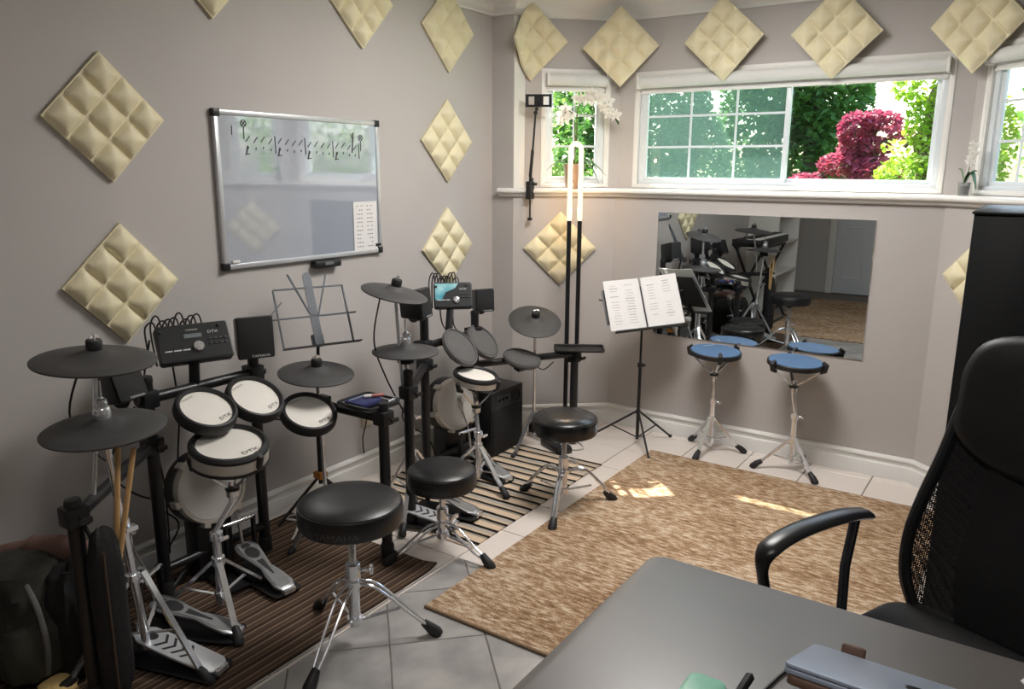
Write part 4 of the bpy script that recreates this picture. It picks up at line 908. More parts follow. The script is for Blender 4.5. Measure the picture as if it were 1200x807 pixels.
# tray on the first kit, with bits in it
ty = thing('rack_tray', 'shallow black tray clamped to the rack post between the two kits', 'tray', (0.61, 2.105, 0.622))
G().prism(rrect(-0.09, 0.09, -0.085, 0.085, 0.02), 0, 0.004).build('tray_base', blackp, ty)
g = G(); ring = rrect(-0.09, 0.09, -0.085, 0.085, 0.02); g.tube([(x, y, 0.016) for x, y in ring], 0.006, 8, True); g.build('tray_rim', blackp, ty)
G().cyl((0.06, 0, -0.03), (0.06, 0, 0.0), 0.012).build('tray_mount', blackp, ty)
pc = thing('zip_pouch', 'dark blue pouch lying in the black rack tray', 'pouch', (0.60, 2.09, 0.628)); G().prism(rrect(-0.055, 0.05, -0.06, 0.06, 0.02), 0, 0.02).build('body', mat('navy_cloth', (34, 40, 84), 0.8, var=0.1, bump=0.2), pc, 0.006); G().tube([(-0.03, -0.05, 0.0215), (-0.03, 0.05, 0.0215)], 0.002, 6).build('zip', steel, pc)
mk = thing('marker_pen', 'pink and white marker pen lying on the pouch', 'marker', (0.61, 2.12, 0.656)); R = basis((0.6, 0.8, 0)); G().cyl((0, 0, 0), V((0.6, 0.8, 0))*0.05, 0.007).build('barrel', mat('pink_plastic', (176, 110, 104), 0.5), mk); G().cyl(V((-.6, -.8, 0))*0.028, (0, 0, 0), 0.0075).build('cap', white, mk)
ck = thing('drum_key', 'small silver drum key at the corner of the rack tray', 'drum key', (0.67, 2.15, 0.634)); G().cyl((0, 0, 0), (0.0, 0.03, 0.004), 0.005).build('shaft', chrome, ck); G().tube([(0.014*math.cos(a*0.63), 0.044+0.01*math.sin(a*0.63), 0.005) for a in range(10)], 0.0035, 6, True).build('grip', chrome, ck)

# stick bag and sticks
bagm = mat('black_nylon', (16, 16, 18), 0.75, var=0.2, scale=60, bump=0.3)
sb = thing('stick_bag', 'long black cloth bag hanging beside the rack post and hi-hat stand', 'bag', (0.665, 1.01, 0.02))
def lumpy(g, c, r, n=14, amp=0.12, seed=0, sc=3.0):
    k = len(g.v); g.ball((0, 0, 0), 1.0, n)
    for i in range(k, len(g.v)):
        p = g.v[i]; q = p*(1+amp*noise.noise(p*sc+V((seed, seed*2.1, 0)))+amp*0.6*noise.noise(p*sc*2.7+V((seed, 0, 5)))); e = 0.62
        q = V([math.copysign(abs(t)**e, t) for t in q]); g.v[i] = V(c) + V((q.x*r[0], q.y*r[1], q.z*r[2]))
    return g
lumpy(G(), (0.0, 0.0, 0.27), (0.034, 0.045, 0.265), 16, 0.16, 3).build('body', bagm, sb)
G().tube(catmull([(-0.01, -0.02, 0.5), (-0.05, -0.03, 0.57), (-0.055, -0.04, 0.6)], 5), 0.006, 6).build('strap', bagm, sb); G().bar((0.035, -0.02, 0.06), (0.036, -0.02, 0.48), 0.004, 0.01).build('zip', mat('brown_leather', (70, 54, 42), 0.6), sb)
for i, (a, b) in enumerate((((0.66, 1.045, 0.45), (0.66, 1.085, 0.775)), ((0.668, 1.05, 0.45), (0.70, 1.105, 0.765)))):
    a, b = V(a), V(b); d = (b-a).normalized(); s_ = thing('drumstick', ('wooden drumstick standing upright in the black stick bag', 'wooden drumstick leaning away from the post in the black stick bag')[i], 'drumstick', a, group='drumsticks in the bag')
    g = G().tube([V((0, 0, 0)), (b-a)*0.96, b-a], [0.0075, 0.0075, 0.006], 12); g.build('shaft', wood, s_)

# bags heaped in the corner
camo = mat('camo_cloth', (24, 25, 22), 0.9, var=0.4, scale=5, col2=(56, 56, 46), bump=0.3, bscale=20)
blk = mat('dark_cloth', (20, 19, 20), 0.9, var=0.3, bump=0.3, bscale=16)
skin = mat('dusty_pink_cloth', (104, 78, 70), 0.85, var=0.15, scale=9, bump=0.3)
hb = thing('backpack', 'dark camouflage backpack slumped against the wall', 'backpack', (0.24, 0.99, 0))
lumpy(G(), (0, 0, 0.17), (0.16, 0.16, 0.19), 20, 0.14, 1).build('body', camo, hb); lumpy(G(), (0.12, -0.04, 0.12), (0.07, 0.12, 0.1), 16, 0.12, 2).build('front_pocket', camo, hb)
for y in (-0.06, 0.06): G().tube(catmull([(0.1, y, 0.33), (0.17, y, 0.26), (0.2, y, 0.15), (0.18, y, 0.05)], 6), 0.009, 8).build('strap', mat('grey_webbing', (96, 96, 94), 0.8), hb)
jk = thing('jacket', 'dark jacket with a dusty pink sleeve thrown over the backpack', 'jacket', (0.33, 1.06, 0.0))
lumpy(G(), (0.03, 0.0, 0.15), (0.13, 0.1, 0.2), 20, 0.2, 5).build('body', blk, jk)
G().tube(catmull([(-0.22, -0.1, 0.33), (-0.13, -0.03, 0.35), (-0.02, 0.02, 0.36), (0.09, 0.03, 0.34)], 6), [0.03]*6+[0.04]*6+[0.045]*6+[0.03], 14).build('sleeve', skin, jk, label='dusty pink sleeve')
pb = thing('paper_bag', 'crumpled yellow paper beside the rack post on the floor', 'paper', (0.46, 0.935, 0.0)); lumpy(G(), (0, 0, 0.02), (0.05, 0.045, 0.02), 10, 0.3, 9).build('sheet', mat('yellow_paper', (214, 184, 120), 0.8, var=0.08), pb)

# subwoofer, power strip, adapters
sw = thing('subwoofer', 'black boxy subwoofer with a round port beside the kick pad', 'subwoofer', (0.25, 3.37, 0.008))
G().bx(-0.15, 0.15, -0.15, 0.15, 0, 0.355).build('cabinet', blackp, sw, 0.004)
G().bx(0.1505, 0.156, -0.14, 0.14, 0.01, 0.25).build('grille', grille, sw, 0.002)
G().lathe([(0.034, 0.0), (0.037, 0.004), (0.030, 0.004), (0.026, -0.03)], (0.151, 0.085, 0.30), basis((1, 0, 0)), 28).build('port', mat('port_black', (8, 8, 9), 0.6), sw)
G().bx(0.1505, 0.153, -0.11, 0.02, 0.275, 0.33).build('control_panel', mat('module_face', (48, 50, 52)), sw)
for y in (-0.08, -0.045, -0.01): G().lathe([(0.009, 0.0), (0.008, 0.012), (0, 0.012)], (0.153, y, 0.305), basis((1, 0, 0)), 14).build('knob', blackm, sw)
ps = thing('power_strip', 'white power strip on the tiles behind the arched-leg stool', 'power strip', (0.49, 3.63, 0.0), -0.32)
G().prism(rrect(-0.14, 0.14, -0.028, 0.028, 0.008), 0.001, 0.034).build('body', cablew, ps, 0.004)
for i in range(4): G().box((-0.09+i*0.05, 0, 0.0345), (0.03, 0.03, 0.002)).build('socket', inkg, ps, 0.0008)
G().tube(catmull([(0.14, 0, 0.012), (0.2, 0.02, 0.008), (0.22, 0.09, 0.008), (0.1, 0.14, 0.008), (-0.06, 0.13, 0.008)], 8), 0.005, 8).build('cord', cablew, ps)
ad = thing('power_adapter', 'black power adapter plugged into the end of the white strip', 'adapter', (0.40, 3.66, 0.034)); G().box((0, 0, 0.03), (0.055, 0.07, 0.055)).build('body', blackp, ad, 0.006); G().tube(catmull([(0, 0.035, 0.03), (0.02, 0.07, 0.03), (0.05, 0.09, -0.0), (0.09, 0.07, -0.025)], 6), 0.003, 6).build('cord', cablem, ad)
fx = thing('foot_switch', 'flat black foot controller with silver switches under the arched-leg stool', 'foot switch', (0.60, 3.56, 0.001), -0.5)
G().box((0, 0, 0.018), (0.2, 0.09, 0.034)).build('housing', blackp, fx, 0.006)
for i in range(3): G().lathe([(0.009, 0), (0.009, 0.012), (0, 0.014)], (-0.06+i*0.06, 0, 0.035), None, 14).build('switch', chrome, fx)

# black tray by the ride cymbal
t2 = thing('stand_tray', 'flat black tray on the rack post in front of the floor lamp', 'tray', (0.65, 3.705, 0.548), 0.55)
G().prism(rrect(-0.135, 0.135, -0.075, 0.075, 0.012), 0, 0.005).build('tray_base', blackp, t2, 0.001)
g = G(); g.tube([(x, y, 0.010) for x, y in rrect(-0.135, 0.135, -0.075, 0.075, 0.012)], 0.005, 8, True); g.build('tray_rim', blackp, t2)

# outlet, cables
ol = thing('wall_outlet', 'cream wall outlet with a black plug and thin cord below the rack tray', 'outlet', (0.0, 2.70, 0.315)); G().box((0.004, 0, 0), (0.008, 0.075, 0.115)).build('cover_plate', mat('cream_plastic', (214, 204, 180), 0.5), ol, 0.003)
G().box((0.022, -0.03, 0.02), (0.03, 0.03, 0.035)).build('plug', blackp, ol, 0.004)
G().tube(catmull([(0.035, -0.03, 0.01), (0.04, -0.05, -0.04), (0.032, -0.06, -0.09), (0.02, -0.05, -0.15), (0.016, -0.04, -0.19)], 6), 0.0035, 6).build('cord', cablem, ol)
def cable(pts, label, group, r=0.0035, m=None):
    t = thing('cable', label, 'cable', pts[0], group=group); o = V(pts[0]); G().tube(catmull([V(p)-o for p in pts], 7), r, 6).build('cord', m or cablem, t)
ca = 'thin black cable hanging behind the pads of the white-headed kit'; cg = 'black cables of the white-headed kit'
for P_ in ([(0.16, 1.50, 0.93), (0.12, 1.48, 0.7), (0.13, 1.52, 0.4), (0.16, 1.5, 0.12)], [(0.18, 1.56, 0.9), (0.14, 1.6, 0.65), (0.17, 1.56, 0.42), (0.2, 1.62, 0.35)], [(0.2, 1.40, 0.72), (0.13, 1.33, 0.5), (0.16, 1.44, 0.36), (0.2, 1.55, 0.4)],
            [(0.45, 1.12, 0.977), (0.36, 1.11, 0.78), (0.4, 1.2, 0.62), (0.28, 1.36, 0.6)], [(0.4, 2.03, 0.58), (0.36, 2.0, 0.52), (0.33, 1.95, 0.55), (0.26, 1.87, 0.56)], [(0.2, 1.45, 0.5), (0.1, 1.5, 0.3), (0.15, 1.55, 0.2), (0.12, 1.4, 0.02)]):
    cable(P_, ca, cg)
cb = 'thin black cable hanging behind the pads of the striped-runner kit'; cg2 = 'black cables of the striped-runner kit'
for P_ in ([(0.46, 2.35, 1.02), (0.43, 2.33, 0.82), (0.46, 2.36, 0.66), (0.55, 2.38, 0.5)], [(0.28, 2.95, 0.85), (0.26, 3.0, 0.75), (0.3, 3.06, 0.68)], [(0.26, 3.08, 0.85), (0.22, 3.14, 0.72), (0.3, 3.16, 0.66)], [(0.32, 2.76, 0.55), (0.24, 2.7, 0.35), (0.28, 2.85, 0.2), (0.3, 2.9, 0.02)], [(0.53, 3.40, 0.53), (0.56, 3.47, 0.47), (0.58, 3.55, 0.5)]):
    cable(P_, cb, cg2)
cable([(0.30, 1.95, 0.03), (0.24, 2.02, 0.014), (0.16, 2.10, 0.012), (0.10, 2.08, 0.02), (0.10, 2.15, 0.012)], 'white cable looping over the far end of the dark runner', 'white cables', 0.005, cablew)

# ------------------------------------------------------------------ floor lamp
lp = thing('floor_lamp', 'tall hairpin floor lamp with a glowing tube on two black posts', 'floor lamp', (0.548, 3.80, 0)); dx = V((0.83, 0.56, 0))*0.029
for s_ in (-1, 1): G().cyl(dx*s_+V((0, 0, 0.02)), dx*s_+V((0, 0, 1.245)), 0.0125).build('post', blackm, lp)
glow = bpy.data.materials.new('lamp_glow'); glow.use_nodes = True; b = glow.node_tree.nodes['Principled BSDF']; b.inputs['Base Color'].default_value = (0.12, 0.1, 0.07, 1); b.inputs['Roughness'].default_value = 0.6; b.inputs['Emission Color'].default_value = (1.0, 0.90, 0.62, 1); b.inputs['Emission Strength'].default_value = 1.35
pts = [-dx+V((0, 0, 1.247)), -dx+V((0, 0, 1.62))] + [dx*(-math.cos(a*PI/10))+V((0, 0, 1.625+0.033*math.sin(a*PI/10))) for a in range(1, 10)] + [dx+V((0, 0, 1.62)), dx+V((0, 0, 1.247))]
G().tube(pts, 0.0135, 14).build('glow_tube', glow, lp, label='warm white glowing tube')
G().prism(rrect(-0.13, 0.13, -0.075, 0.075, 0.03), 0.001, 0.022, (0, 0, 0), Matrix.Rotation(0.6, 3, 'Z')).build('base', blackm, lp, 0.004)
for i, z in enumerate((1.30, 1.44, 1.58)):
    l_ = bpy.data.lights.new('lamp_bulb', 'POINT'); l_.energy = 0.9; l_.color = (1.0, 0.60, 0.27); l_.shadow_soft_size = 0.012
    lo = bpy.data.objects.new('lamp_bulb', l_); COL.objects.link(lo); lo.parent = lp; lo.location = (0, 0, z)

# ------------------------------------------------------------------ phone clamp arm on the ledge
pa = thing('phone_clamp_arm', 'black jointed phone holder arm clamped to the window ledge', 'phone holder', (0.245, 3.815, 1.36))
G().box((0, 0, 0.045), (0.03, 0.05, 0.1)).build('clamp_body', blackp, pa, 0.004); G().cyl((0.0, -0.0, -0.11), (0, 0, 0.0), 0.005).build('clamp_screw', blackm, pa); G().lathe([(0.0, -0.128), (0.014, -0.124), (0.014, -0.11), (0.004, -0.106)], n=16).build('screw_knob', rubber, pa)
G().cyl((0.035, 0.02, 0.08), (0.015, 0.01, 0.08), 0.008).build('lock_knob', rubber, pa)
ax = V((0.012, 0.03, 0.47))
G().cyl((0, 0, 0.09), V((0.006, 0.012, 0.27)), 0.0085).build('lower_arm', blackm, pa); G().cyl(V((0.006, 0.012, 0.25)), ax, 0.006).build('upper_arm', blackm, pa)
for s_ in (-1, 1): G().cyl(V((0.008*s_, 0.0, 0.12)), V((0.006+0.008*s_, 0.012, 0.26)), 0.0028).build('spring_rod', blackm, pa)
G().ball(V((0.004, 0.006, 0.105)), 0.013).ball(ax, 0.012)
G().ball(V((0.004, 0.006, 0.105)), 0.013).build('joint', blackp, pa); G().ball(ax, 0.012).build('joint', blackp, pa); G().ball(ax+V((0.008, 0, 0.02)), 0.011).build('joint', blackp, pa)
R = basis((0.45, -0.88, -0.1)); g = G(); c = ax+V((0.02, 0.0, 0.065))
for x, y, w_, h_ in ((0, 0.028, 0.14, 0.012), (0, -0.028, 0.14, 0.012), (-0.064, 0, 0.014, 0.05), (0.064, 0, 0.014, 0.05), (0.0, 0, 0.05, 0.05)): g.box(c+R @ V((x, y, 0)), (w_, h_, 0.012), R)
g.box(c+R @ V((-0.068, 0, 0.012)), (0.008, 0.07, 0.03), R).box(c+R @ V((0.068, 0, 0.012)), (0.008, 0.07, 0.03), R); g.build('phone_bracket', blackp, pa)

# ------------------------------------------------------------------ orchids
petal = mat('orchid_white', (236, 232, 224), 0.6, var=0.03, translucent=0.3); stemm = mat('orchid_stem', (92, 96, 56), 0.6); leafm = mat('orchid_leaf', (60, 100, 48), 0.4, var=0.12, scale=8)
def flower_mesh(s_):
    g = G()
    for k in range(5):
        a = k*1.2566+PI/2; d = V((math.cos(a), math.sin(a), 0)); sd = V((-d.y, d.x, 0)); wd = 0.5 if k in (1, 4) else 0.32
        P_ = []; n = 6
        for i in range(n+1):
            t = i/n; w_ = wd*math.sin(PI*min(0.98, t*0.92+0.06))**0.7
            P_ += [d*t*s_ - sd*w_*s_*0.7+V((0, 0, s_*(0.1*t-0.15*t*t))), d*t*s_+V((0, 0, s_*0.06)), d*t*s_ + sd*w_*s_*0.7+V((0, 0, s_*(0.1*t-0.15*t*t)))]
        g.add(P_, [(3*i+j, 3*i+j+1, 3*i+j+4, 3*i+j+3) for i in range(n) for j in (0, 1)])
    g.ball((0, -0.05*s_, 0.1*s_), 0.16*s_, 6)
    return g.mesh('flower', petal, smooth=60)
def leafg(base, tip, w_, droop):
    g = G(); b, t = V(base), V(tip); n = 8; d = t-b; sd = d.cross(V((0, 0, 1))).normalized(); P_ = []
    for i in range(n+1):
        u = i/n; q = b+d*u+V((0, 0, droop*math.sin(PI*u))); ww = w_*math.sin(PI*min(0.97, 0.12+u*0.86))**0.8
        P_ += [q-sd*ww+V((0, 0, ww*0.35)), q, q+sd*ww+V((0, 0, ww*0.35))]
    k = len(P_); P_ += [p-V((0, 0, 0.0016)) for p in P_]
    fs = [(3*i+j, 3*i+j+1, 3*i+j+4, 3*i+j+3) for i in range(n) for j in (0, 1)]
    return g.add(P_, fs+[tuple(k+a for a in reversed(f)) for f in fs])
orc = thing('potted_orchid', 'white phalaenopsis orchid in a tall ribbed pot on the ledge before the small window', 'orchid', (0.405, 4.035, 1.4155))
pr = [(0.045, 0), (0.05, 0.004), (0.058, 0.10), (0.061, 0.125), (0.061, 0.138), (0.056, 0.138), (0.054, 0.11), (0, 0.11)]
G().lathe(pr, n=40).build('pot', mat('pot_taupe', (150, 128, 112), 0.35, var=0.06, stretch=(6, 6, 1), scale=6), orc)
G().lathe([(0.054, 0.1), (0.054, 0.118), (0.0, 0.122)], n=20).build('soil', bark, orc)
for b_, t_, w_, dr_ in (((0, 0, 0.12), (0.16, 0.09, 0.07), 0.026, 0.05), ((0, 0, 0.12), (0.13, 0.03, 0.11), 0.024, 0.05), ((0, 0, 0.12), (-0.14, -0.08, 0.10), 0.024, 0.04), ((0, 0, 0.12), (-0.03, -0.1, 0.14), 0.022, 0.05), ((0, 0, 0.12), (0.1, 0.12, 0.03), 0.016, 0.07)):
    leafg(b_, t_, w_, dr_).build('leaf', leafm, orc)
r_ = V((0.83, 0.56, 0)); fm = flower_mesh(0.044)
st1 = catmull([(0, 0, 0.12), r_*0.008+V((0, 0, 0.3)), r_*0.012+V((0, 0, 0.44)), r_*0.05+V((0, 0, 0.50)), r_*0.13+V((0, 0, 0.50)), r_*0.20+V((0, 0, 0.44)), r_*0.245+V((0, 0, 0.37))], 8)
st2 = catmull([(0.005, 0.0, 0.12), r_*0.0+V((0, 0, 0.28)), r_*-0.01+V((0, 0, 0.40)), r_*-0.05+V((0, 0, 0.43)), r_*-0.09+V((0, 0, 0.36))], 8)
for s_ in (st1, st2): G().tube(s_, 0.0032, 6).build('stem', stemm, orc)
rnd = random.Random(4)
spots = [st1[i] for i in (24, 26, 28, 30, 32, 34, 37, 39, 41, 43)] + [st2[i] for i in (18, 21, 24, 27, 30)] + [st1[29]+V((0, 0, 0.03)), st1[21], st1[33]+V((0, 0, -0.03))]
for p in spots:
    f = link('flower', fm, orc); q = V(p)+V((rnd.uniform(-.02, .02), rnd.uniform(-.02, .0), rnd.uniform(-.022, .022))); f.location = q
    f.rotation_euler = basis((0.4+rnd.uniform(-.5, .5), -0.8, rnd.uniform(-.3, .4))).to_euler(); f.scale = (rnd.uniform(.75, 1.15),)*3
for i in (45, 46, 47, 48): G().ball(st1[i]+V((0, 0, -0.004)), 0.006, 6, None, (1, 1, 1.4)).build('bud', leafm, orc)
so2 = thing('small_orchid', 'small white orchid in a clear glass on the ledge by the black cabinet', 'orchid', (2.372, 4.165, 1.4155))
G().lathe([(0.022, 0), (0.028, 0.06), (0.026, 0.06), (0.021, 0.004), (0, 0.004)], n=24).build('glass_pot', glassmat('pot_glass', (0.9, 0.92, 0.92), 0.05, 0.35, (190, 190, 186)), so2)
G().lathe([(0.02, 0.004), (0.0245, 0.045), (0, 0.047)], n=16).build('pebbles', mat('pebbles', (150, 146, 140), 0.8, var=0.3, scale=150), so2)
leafg((0, 0, 0.05), (0.05, -0.02, 0.03), 0.022, 0.06).build('leaf', leafm, so2); leafg((0, 0, 0.05), (0.045, 0.0, 0.11), 0.02, 0.02).build('leaf', leafm, so2); leafg((0, 0, 0.05), (-0.03, -0.01, 0.12), 0.018, 0.02).build('leaf', leafm, so2)
s3 = catmull([(0, 0, 0.05), (0.012, 0, 0.12), (0.02, 0, 0.18), (0.025, 0.0, 0.23)], 6); G().tube(s3, 0.002, 6).build('stem', stemm, so2)
fm2 = flower_mesh(0.016)
for i, p in enumerate(s3[8:]):
    f = link('flower', fm2, so2); f.location = p+V((rnd.uniform(-.012, .012), -0.006, 0)); f.rotation_euler = basis((0.2, -1, rnd.uniform(-.2, .4))).to_euler()

# ------------------------------------------------------------------ black music stand with the book
bs = thing('music_stand', 'black tripod music stand holding an open spiral-bound book in front of the mirror', 'music stand', (0.935, 3.895, 0))
R = basis((0.52, -0.70, 0.46)) @ Matrix.Rotation(0.12, 3, 'Z'); O2 = V((0.005, -0.01, 0.815)); 
G().cyl((0, 0, 0.03), (0, 0, 0.46), 0.0095).build('lower_tube', blackm, bs); G().tube([(0, 0, 0.42), (0, 0, 0.66), V((0.0, 0.0, 0.70))], 0.0065, 10).build('upper_tube', blackm, bs)
G().lathe([(0.01, 0.45), (0.015, 0.452), (0.015, 0.475), (0.007, 0.48)], n=14).build('clutch', blackp, bs); G().box((0.02, 0, 0.465), (0.022, 0.008, 0.014)).build('clutch_knob', blackp, bs, 0.002)
G().bx(-0.011, 0.011, -0.011, 0.011, 0.18, 0.205).build('leg_collar', blackp, bs, 0.003)
for e in ((-0.276, -0.053, 0.008), (0.11, 0.217, 0.008), (0.157, -0.186, 0.008)):
    e = V(e); l = G().cyl((0, 0, 0.2), e, 0.006, n=10).build('leg', blackm, bs); G().ball(e, 0.011, 8).build('rubber_foot', rubber, l); G().cyl(e*0.55+V((0, 0, 0.09)), (0, 0, 0.04), 0.004, n=8).build('brace', blackm, bs)
G().box(O2+R @ V((0, -0.0, -0.012)), (0.43, 0.20, 0.004), R).build('desk_plate', blackm, bs)
G().box(O2+R @ V((0, -0.15, 0.012)), (0.36, 0.005, 0.045), R).build('lip', blackm, bs); G().box(O2+R @ V((0, -0.12, -0.014)), (0.06, 0.06, 0.01), R).build('desk_bracket', blackm, bs)
G().cyl(V((0, 0, 0.695)), O2+R @ V((0, -0.11, -0.012)), 0.007).build('tilt_post', blackm, bs)
for s_ in (-1, 1): G().cyl(O2+R @ V((0.1*s_, 0.02, -0.016)), O2+R @ V((0.235*s_, 0.05, -0.014)), 0.004).build('page_holder', blackm, bs)
bk = thing('song_book', 'open spiral-bound song book with printed pages on the black music stand', 'book', bs.location + O2 + R @ V((0, 0, 0.0)), R)
for s_ in (-1, 1):
    RR = Matrix.Rotation(-0.06*s_, 3, 'Y'); pgo = G().box(RR @ V((s_*0.104, 0, 0.002)), (0.2, 0.285, 0.004), RR).build('page', paper, bk)
    g = G()
    for rrow in range(15):
        for cc in range(2):
            x0 = s_*0.104 + (-0.05 if cc == 0 else 0.035); wl = rnd.uniform(0.025, 0.05)
            if rnd.random() < 0.85: g.box(RR @ V((x0, 0.11-rrow*0.0155, 0.0043)), (wl, 0.0028 if rnd.random() < 0.8 else 0.005, 0.0006), RR)
    pt = g.build('print', mat('faint_print', (176, 174, 176), 0.6), pgo, smooth=0); pt['kind'] = 'stuff'
for k in range(26):
    y = -0.135+k*0.0108; G().tube([(0.007*math.cos(a), y, 0.004+0.006*math.sin(a)) for a in (0.0, 0.8, 1.6, 2.4, 3.14)], 0.0011, 5).build('spiral_ring', blackm, bk)

# ------------------------------------------------------------------ practice pads
bluem = mat('blue_rubber', (72, 106, 146), 0.7, var=0.06, scale=7)
def practice(label, c, h, a0, tag_):
    t = thing('practice_pad', label, 'practice pad', (c[0], c[1], h), basis((0.05, -0.03, 1)), 'blue practice pads'); rr = 0.138
    p = G().lathe([(0, 0.004), (rr*0.93, 0.004), (rr*0.95, 0.002), (rr*0.95, -0.004)], n=48).build('playing_surface', bluem, t, label='blue rubber playing surface')
    G().lathe([(rr*0.95, 0.0), (rr*0.97, 0.002), (rr, -0.002), (rr, -0.02), (rr*0.96, -0.025), (0, -0.025)], n=48).build('rim', rubber, t)
    if tag_: g = text(G(), 'EVANS', 0.022, (0.03, 0.09, 0.0046), None, 1.1); g.build('logo', inkw, p, smooth=0)
    return t
practice('blue round practice pad with a small white logo on a chrome stand before the mirror', (1.315, 4.02), 0.572, 0, True)
snare_stand('pad_stand', 'chrome tripod stand carrying the blue practice pad with a white logo', (1.318, 4.02), (1.315, 4.02, 0.553), 0.19, 0.16, -1.65, 0.134, 'practice pad stands')
practice('plain blue round practice pad on a chrome stand nearer the office chair', (1.745, 3.985), 0.583, 0, False)
snare_stand('pad_stand', 'chrome tripod stand carrying the plain blue practice pad', (1.765, 3.985), (1.745, 3.985, 0.564), 0.17, 0.165, -0.65, 0.134, 'practice pad stands')

# ------------------------------------------------------------------ desk and what lies on it
deskm = mat('desk_laminate', (88, 83, 80), 0.42, var=0.05, scale=3, stretch=(1, 6, 1), rvar=0.04, spec=0.8)
deskm.node_tree.nodes['Principled BSDF'].inputs['IOR'].default_value = 1.55
dk_ = thing('desk', 'dark brown desk with rounded corner in the foreground', 'desk', (2.9, 0.95, 0))
G().prism(rrect(-0.79, 0.8, -0.36, 0.46, 0.035), 0.712, 0.74).build('desk_top', deskm, dk_, 0.004)
for x in (-0.72, 0.73):
    for y in (-0.30, 0.40): G().bx(x-0.025, x+0.025, y-0.025, y+0.025, 0.002, 0.712).build('leg', deskm, dk_, 0.003)
for y in (-0.30, 0.40): G().bx(-0.695, 0.705, y-0.012, y+0.012, 0.63, 0.712).build('apron', deskm, dk_)
lpw = mat('stand_wood', (98, 72, 58), 0.5, var=0.12, scale=6, stretch=(1, 8, 1))
th = math.atan2(0.085, 0.21)
ls = thing('laptop_stand', 'tilted wooden laptop stand with two small stops on the desk', 'laptop stand', (2.635, 1.10, 0.74))
RX = Matrix.Rotation(-th, 3, 'X')
G().prism(rrect(-0.15, 0.15, -0.115, 0.115, 0.012), -0.012, 0.0, (0, 0.0, 0.066), RX).build('tilted_plate', lpw, ls, 0.003)
for x in (-0.10, 0.10): G().prism(rrect(-0.018, 0.018, -0.004, 0.016, 0.006), -0.012, 0.026, (x, 0, 0.066), RX).v; g = G().box(V((x, 0, 0.066))+RX @ V((0, 0.121, 0.008)), (0.036, 0.012, 0.04), RX); g.build('stop', lpw, ls, 0.005)
g = G().box((0, -0.09, 0.045), (0.22, 0.012, 0.088)); g.build('rear_support', blackp, ls, 0.003); G().box((0, 0.0, 0.004), (0.2, 0.2, 0.006)).build('foot_plate', blackp, ls, 0.002)
lt_ = thing('laptop', 'closed silver laptop with a dark apple emblem on the tilted stand', 'laptop', V((2.635, 1.10, 0.74))+V((0, 0, 0.066)), RX)
lid = mat('laptop_silver', (158, 168, 186), 0.35, 0.35, var=0.01)
G().prism(rrect(-0.156, 0.156, -0.11, 0.11, 0.012), 0.0005, 0.008).build('base', lid, lt_, 0.002); ld = G().prism(rrect(-0.156, 0.156, -0.11, 0.11, 0.012), 0.0085, 0.0145).build('lid', lid, lt_, 0.002)
ap = []
for i in range(40):
    a = 2*PI*i/40; x, y = math.cos(a), math.sin(a); rr = 1.0
    if y > 0.55: rr *= 1-0.16*math.exp(-(x/0.22)**2)
    if y < -0.6: rr *= 1-0.07*math.exp(-(x/0.2)**2)
    px, py = x*rr*0.0165, y*rr*0.0175
    d = math.hypot(px-0.0195, py-0.002)
    if d < 0.0085: ux, uy = (px-0.0195)/d, (py-0.002)/d; px, py = 0.0195+ux*0.0085, 0.002+uy*0.0085
    ap.append((-px, -py))
g = G().prism(ap, 0.0146, 0.0149); leaf = [(0.0, 0.0175), (0.002, 0.0235), (0.0085, 0.027), (0.0065, 0.020)]
g.prism([(-x, -y) for x, y in leaf], 0.0146, 0.0149); g.build('emblem', mat('emblem_dark', (34, 36, 40), 0.2), ld, smooth=0)
cbp = thing('charging_cable', 'thin black cable lying on the desk beside the laptop stand', 'cable', (2.452, 1.17, 0.7405)); G().tube(catmull([(0.02, 0.03, 0.003), (0, 0, 0.003), (-0.016, -0.07, 0.003), (-0.03, -0.16, 0.003)], 6), 0.0025, 6).build('cord', cablem, cbp)
te = thing('pencil_case', 'mint green rounded case on the desk edge', 'case', (2.368, 0.985, 0.7405)); G().prism(rrect(-0.03, 0.03, -0.055, 0.05, 0.016), 0.0, 0.035).build('shell', mat('mint_plastic', (116, 176, 150), 0.35), te, 0.006); G().tube([(x, y, 0.018) for x, y in rrect(-0.0305, 0.0305, -0.0555, 0.0505, 0.016)], 0.0012, 5, True).build('seam', inkg, te)
pn = thing('desk_hook', 'black curved plastic hook standing on the desk beside the mint case', 'hook', (2.425, 0.975, 0.7405)); G().tube(catmull([(-0.01, -0.03, 0.0), (-0.008, -0.02, 0.03), (0.0, 0.01, 0.055), (0.006, 0.05, 0.068)], 6), [0.012]*6+[0.01]*6+[0.007]*6+[0.003], 10).build('arm', blackp, pn); G().lathe([(0.02, 0), (0.02, 0.004), (0, 0.005)], (-0.01, -0.03, 0), None, 18).build('base', blackp, pn)
pp = thing('paper_scrap', 'torn white paper standing on the desk near the chair', 'paper', (2.79, 1.345, 0.7405)); g = G().prism([(-0.03, 0), (-0.02, 0.025), (-0.012, 0.02), (-0.008, 0.034), (0.06, 0.03), (0.09, 0.0), (0.05, -0.03), (-0.005, -0.035)], 0.0005, 0.002); g.build('sheet', paper, pp); G().prism([(-0.01, 0), (0.06, 0.005), (0.05, -0.02)], 0.002, 0.004).build('fold', paper, pp)

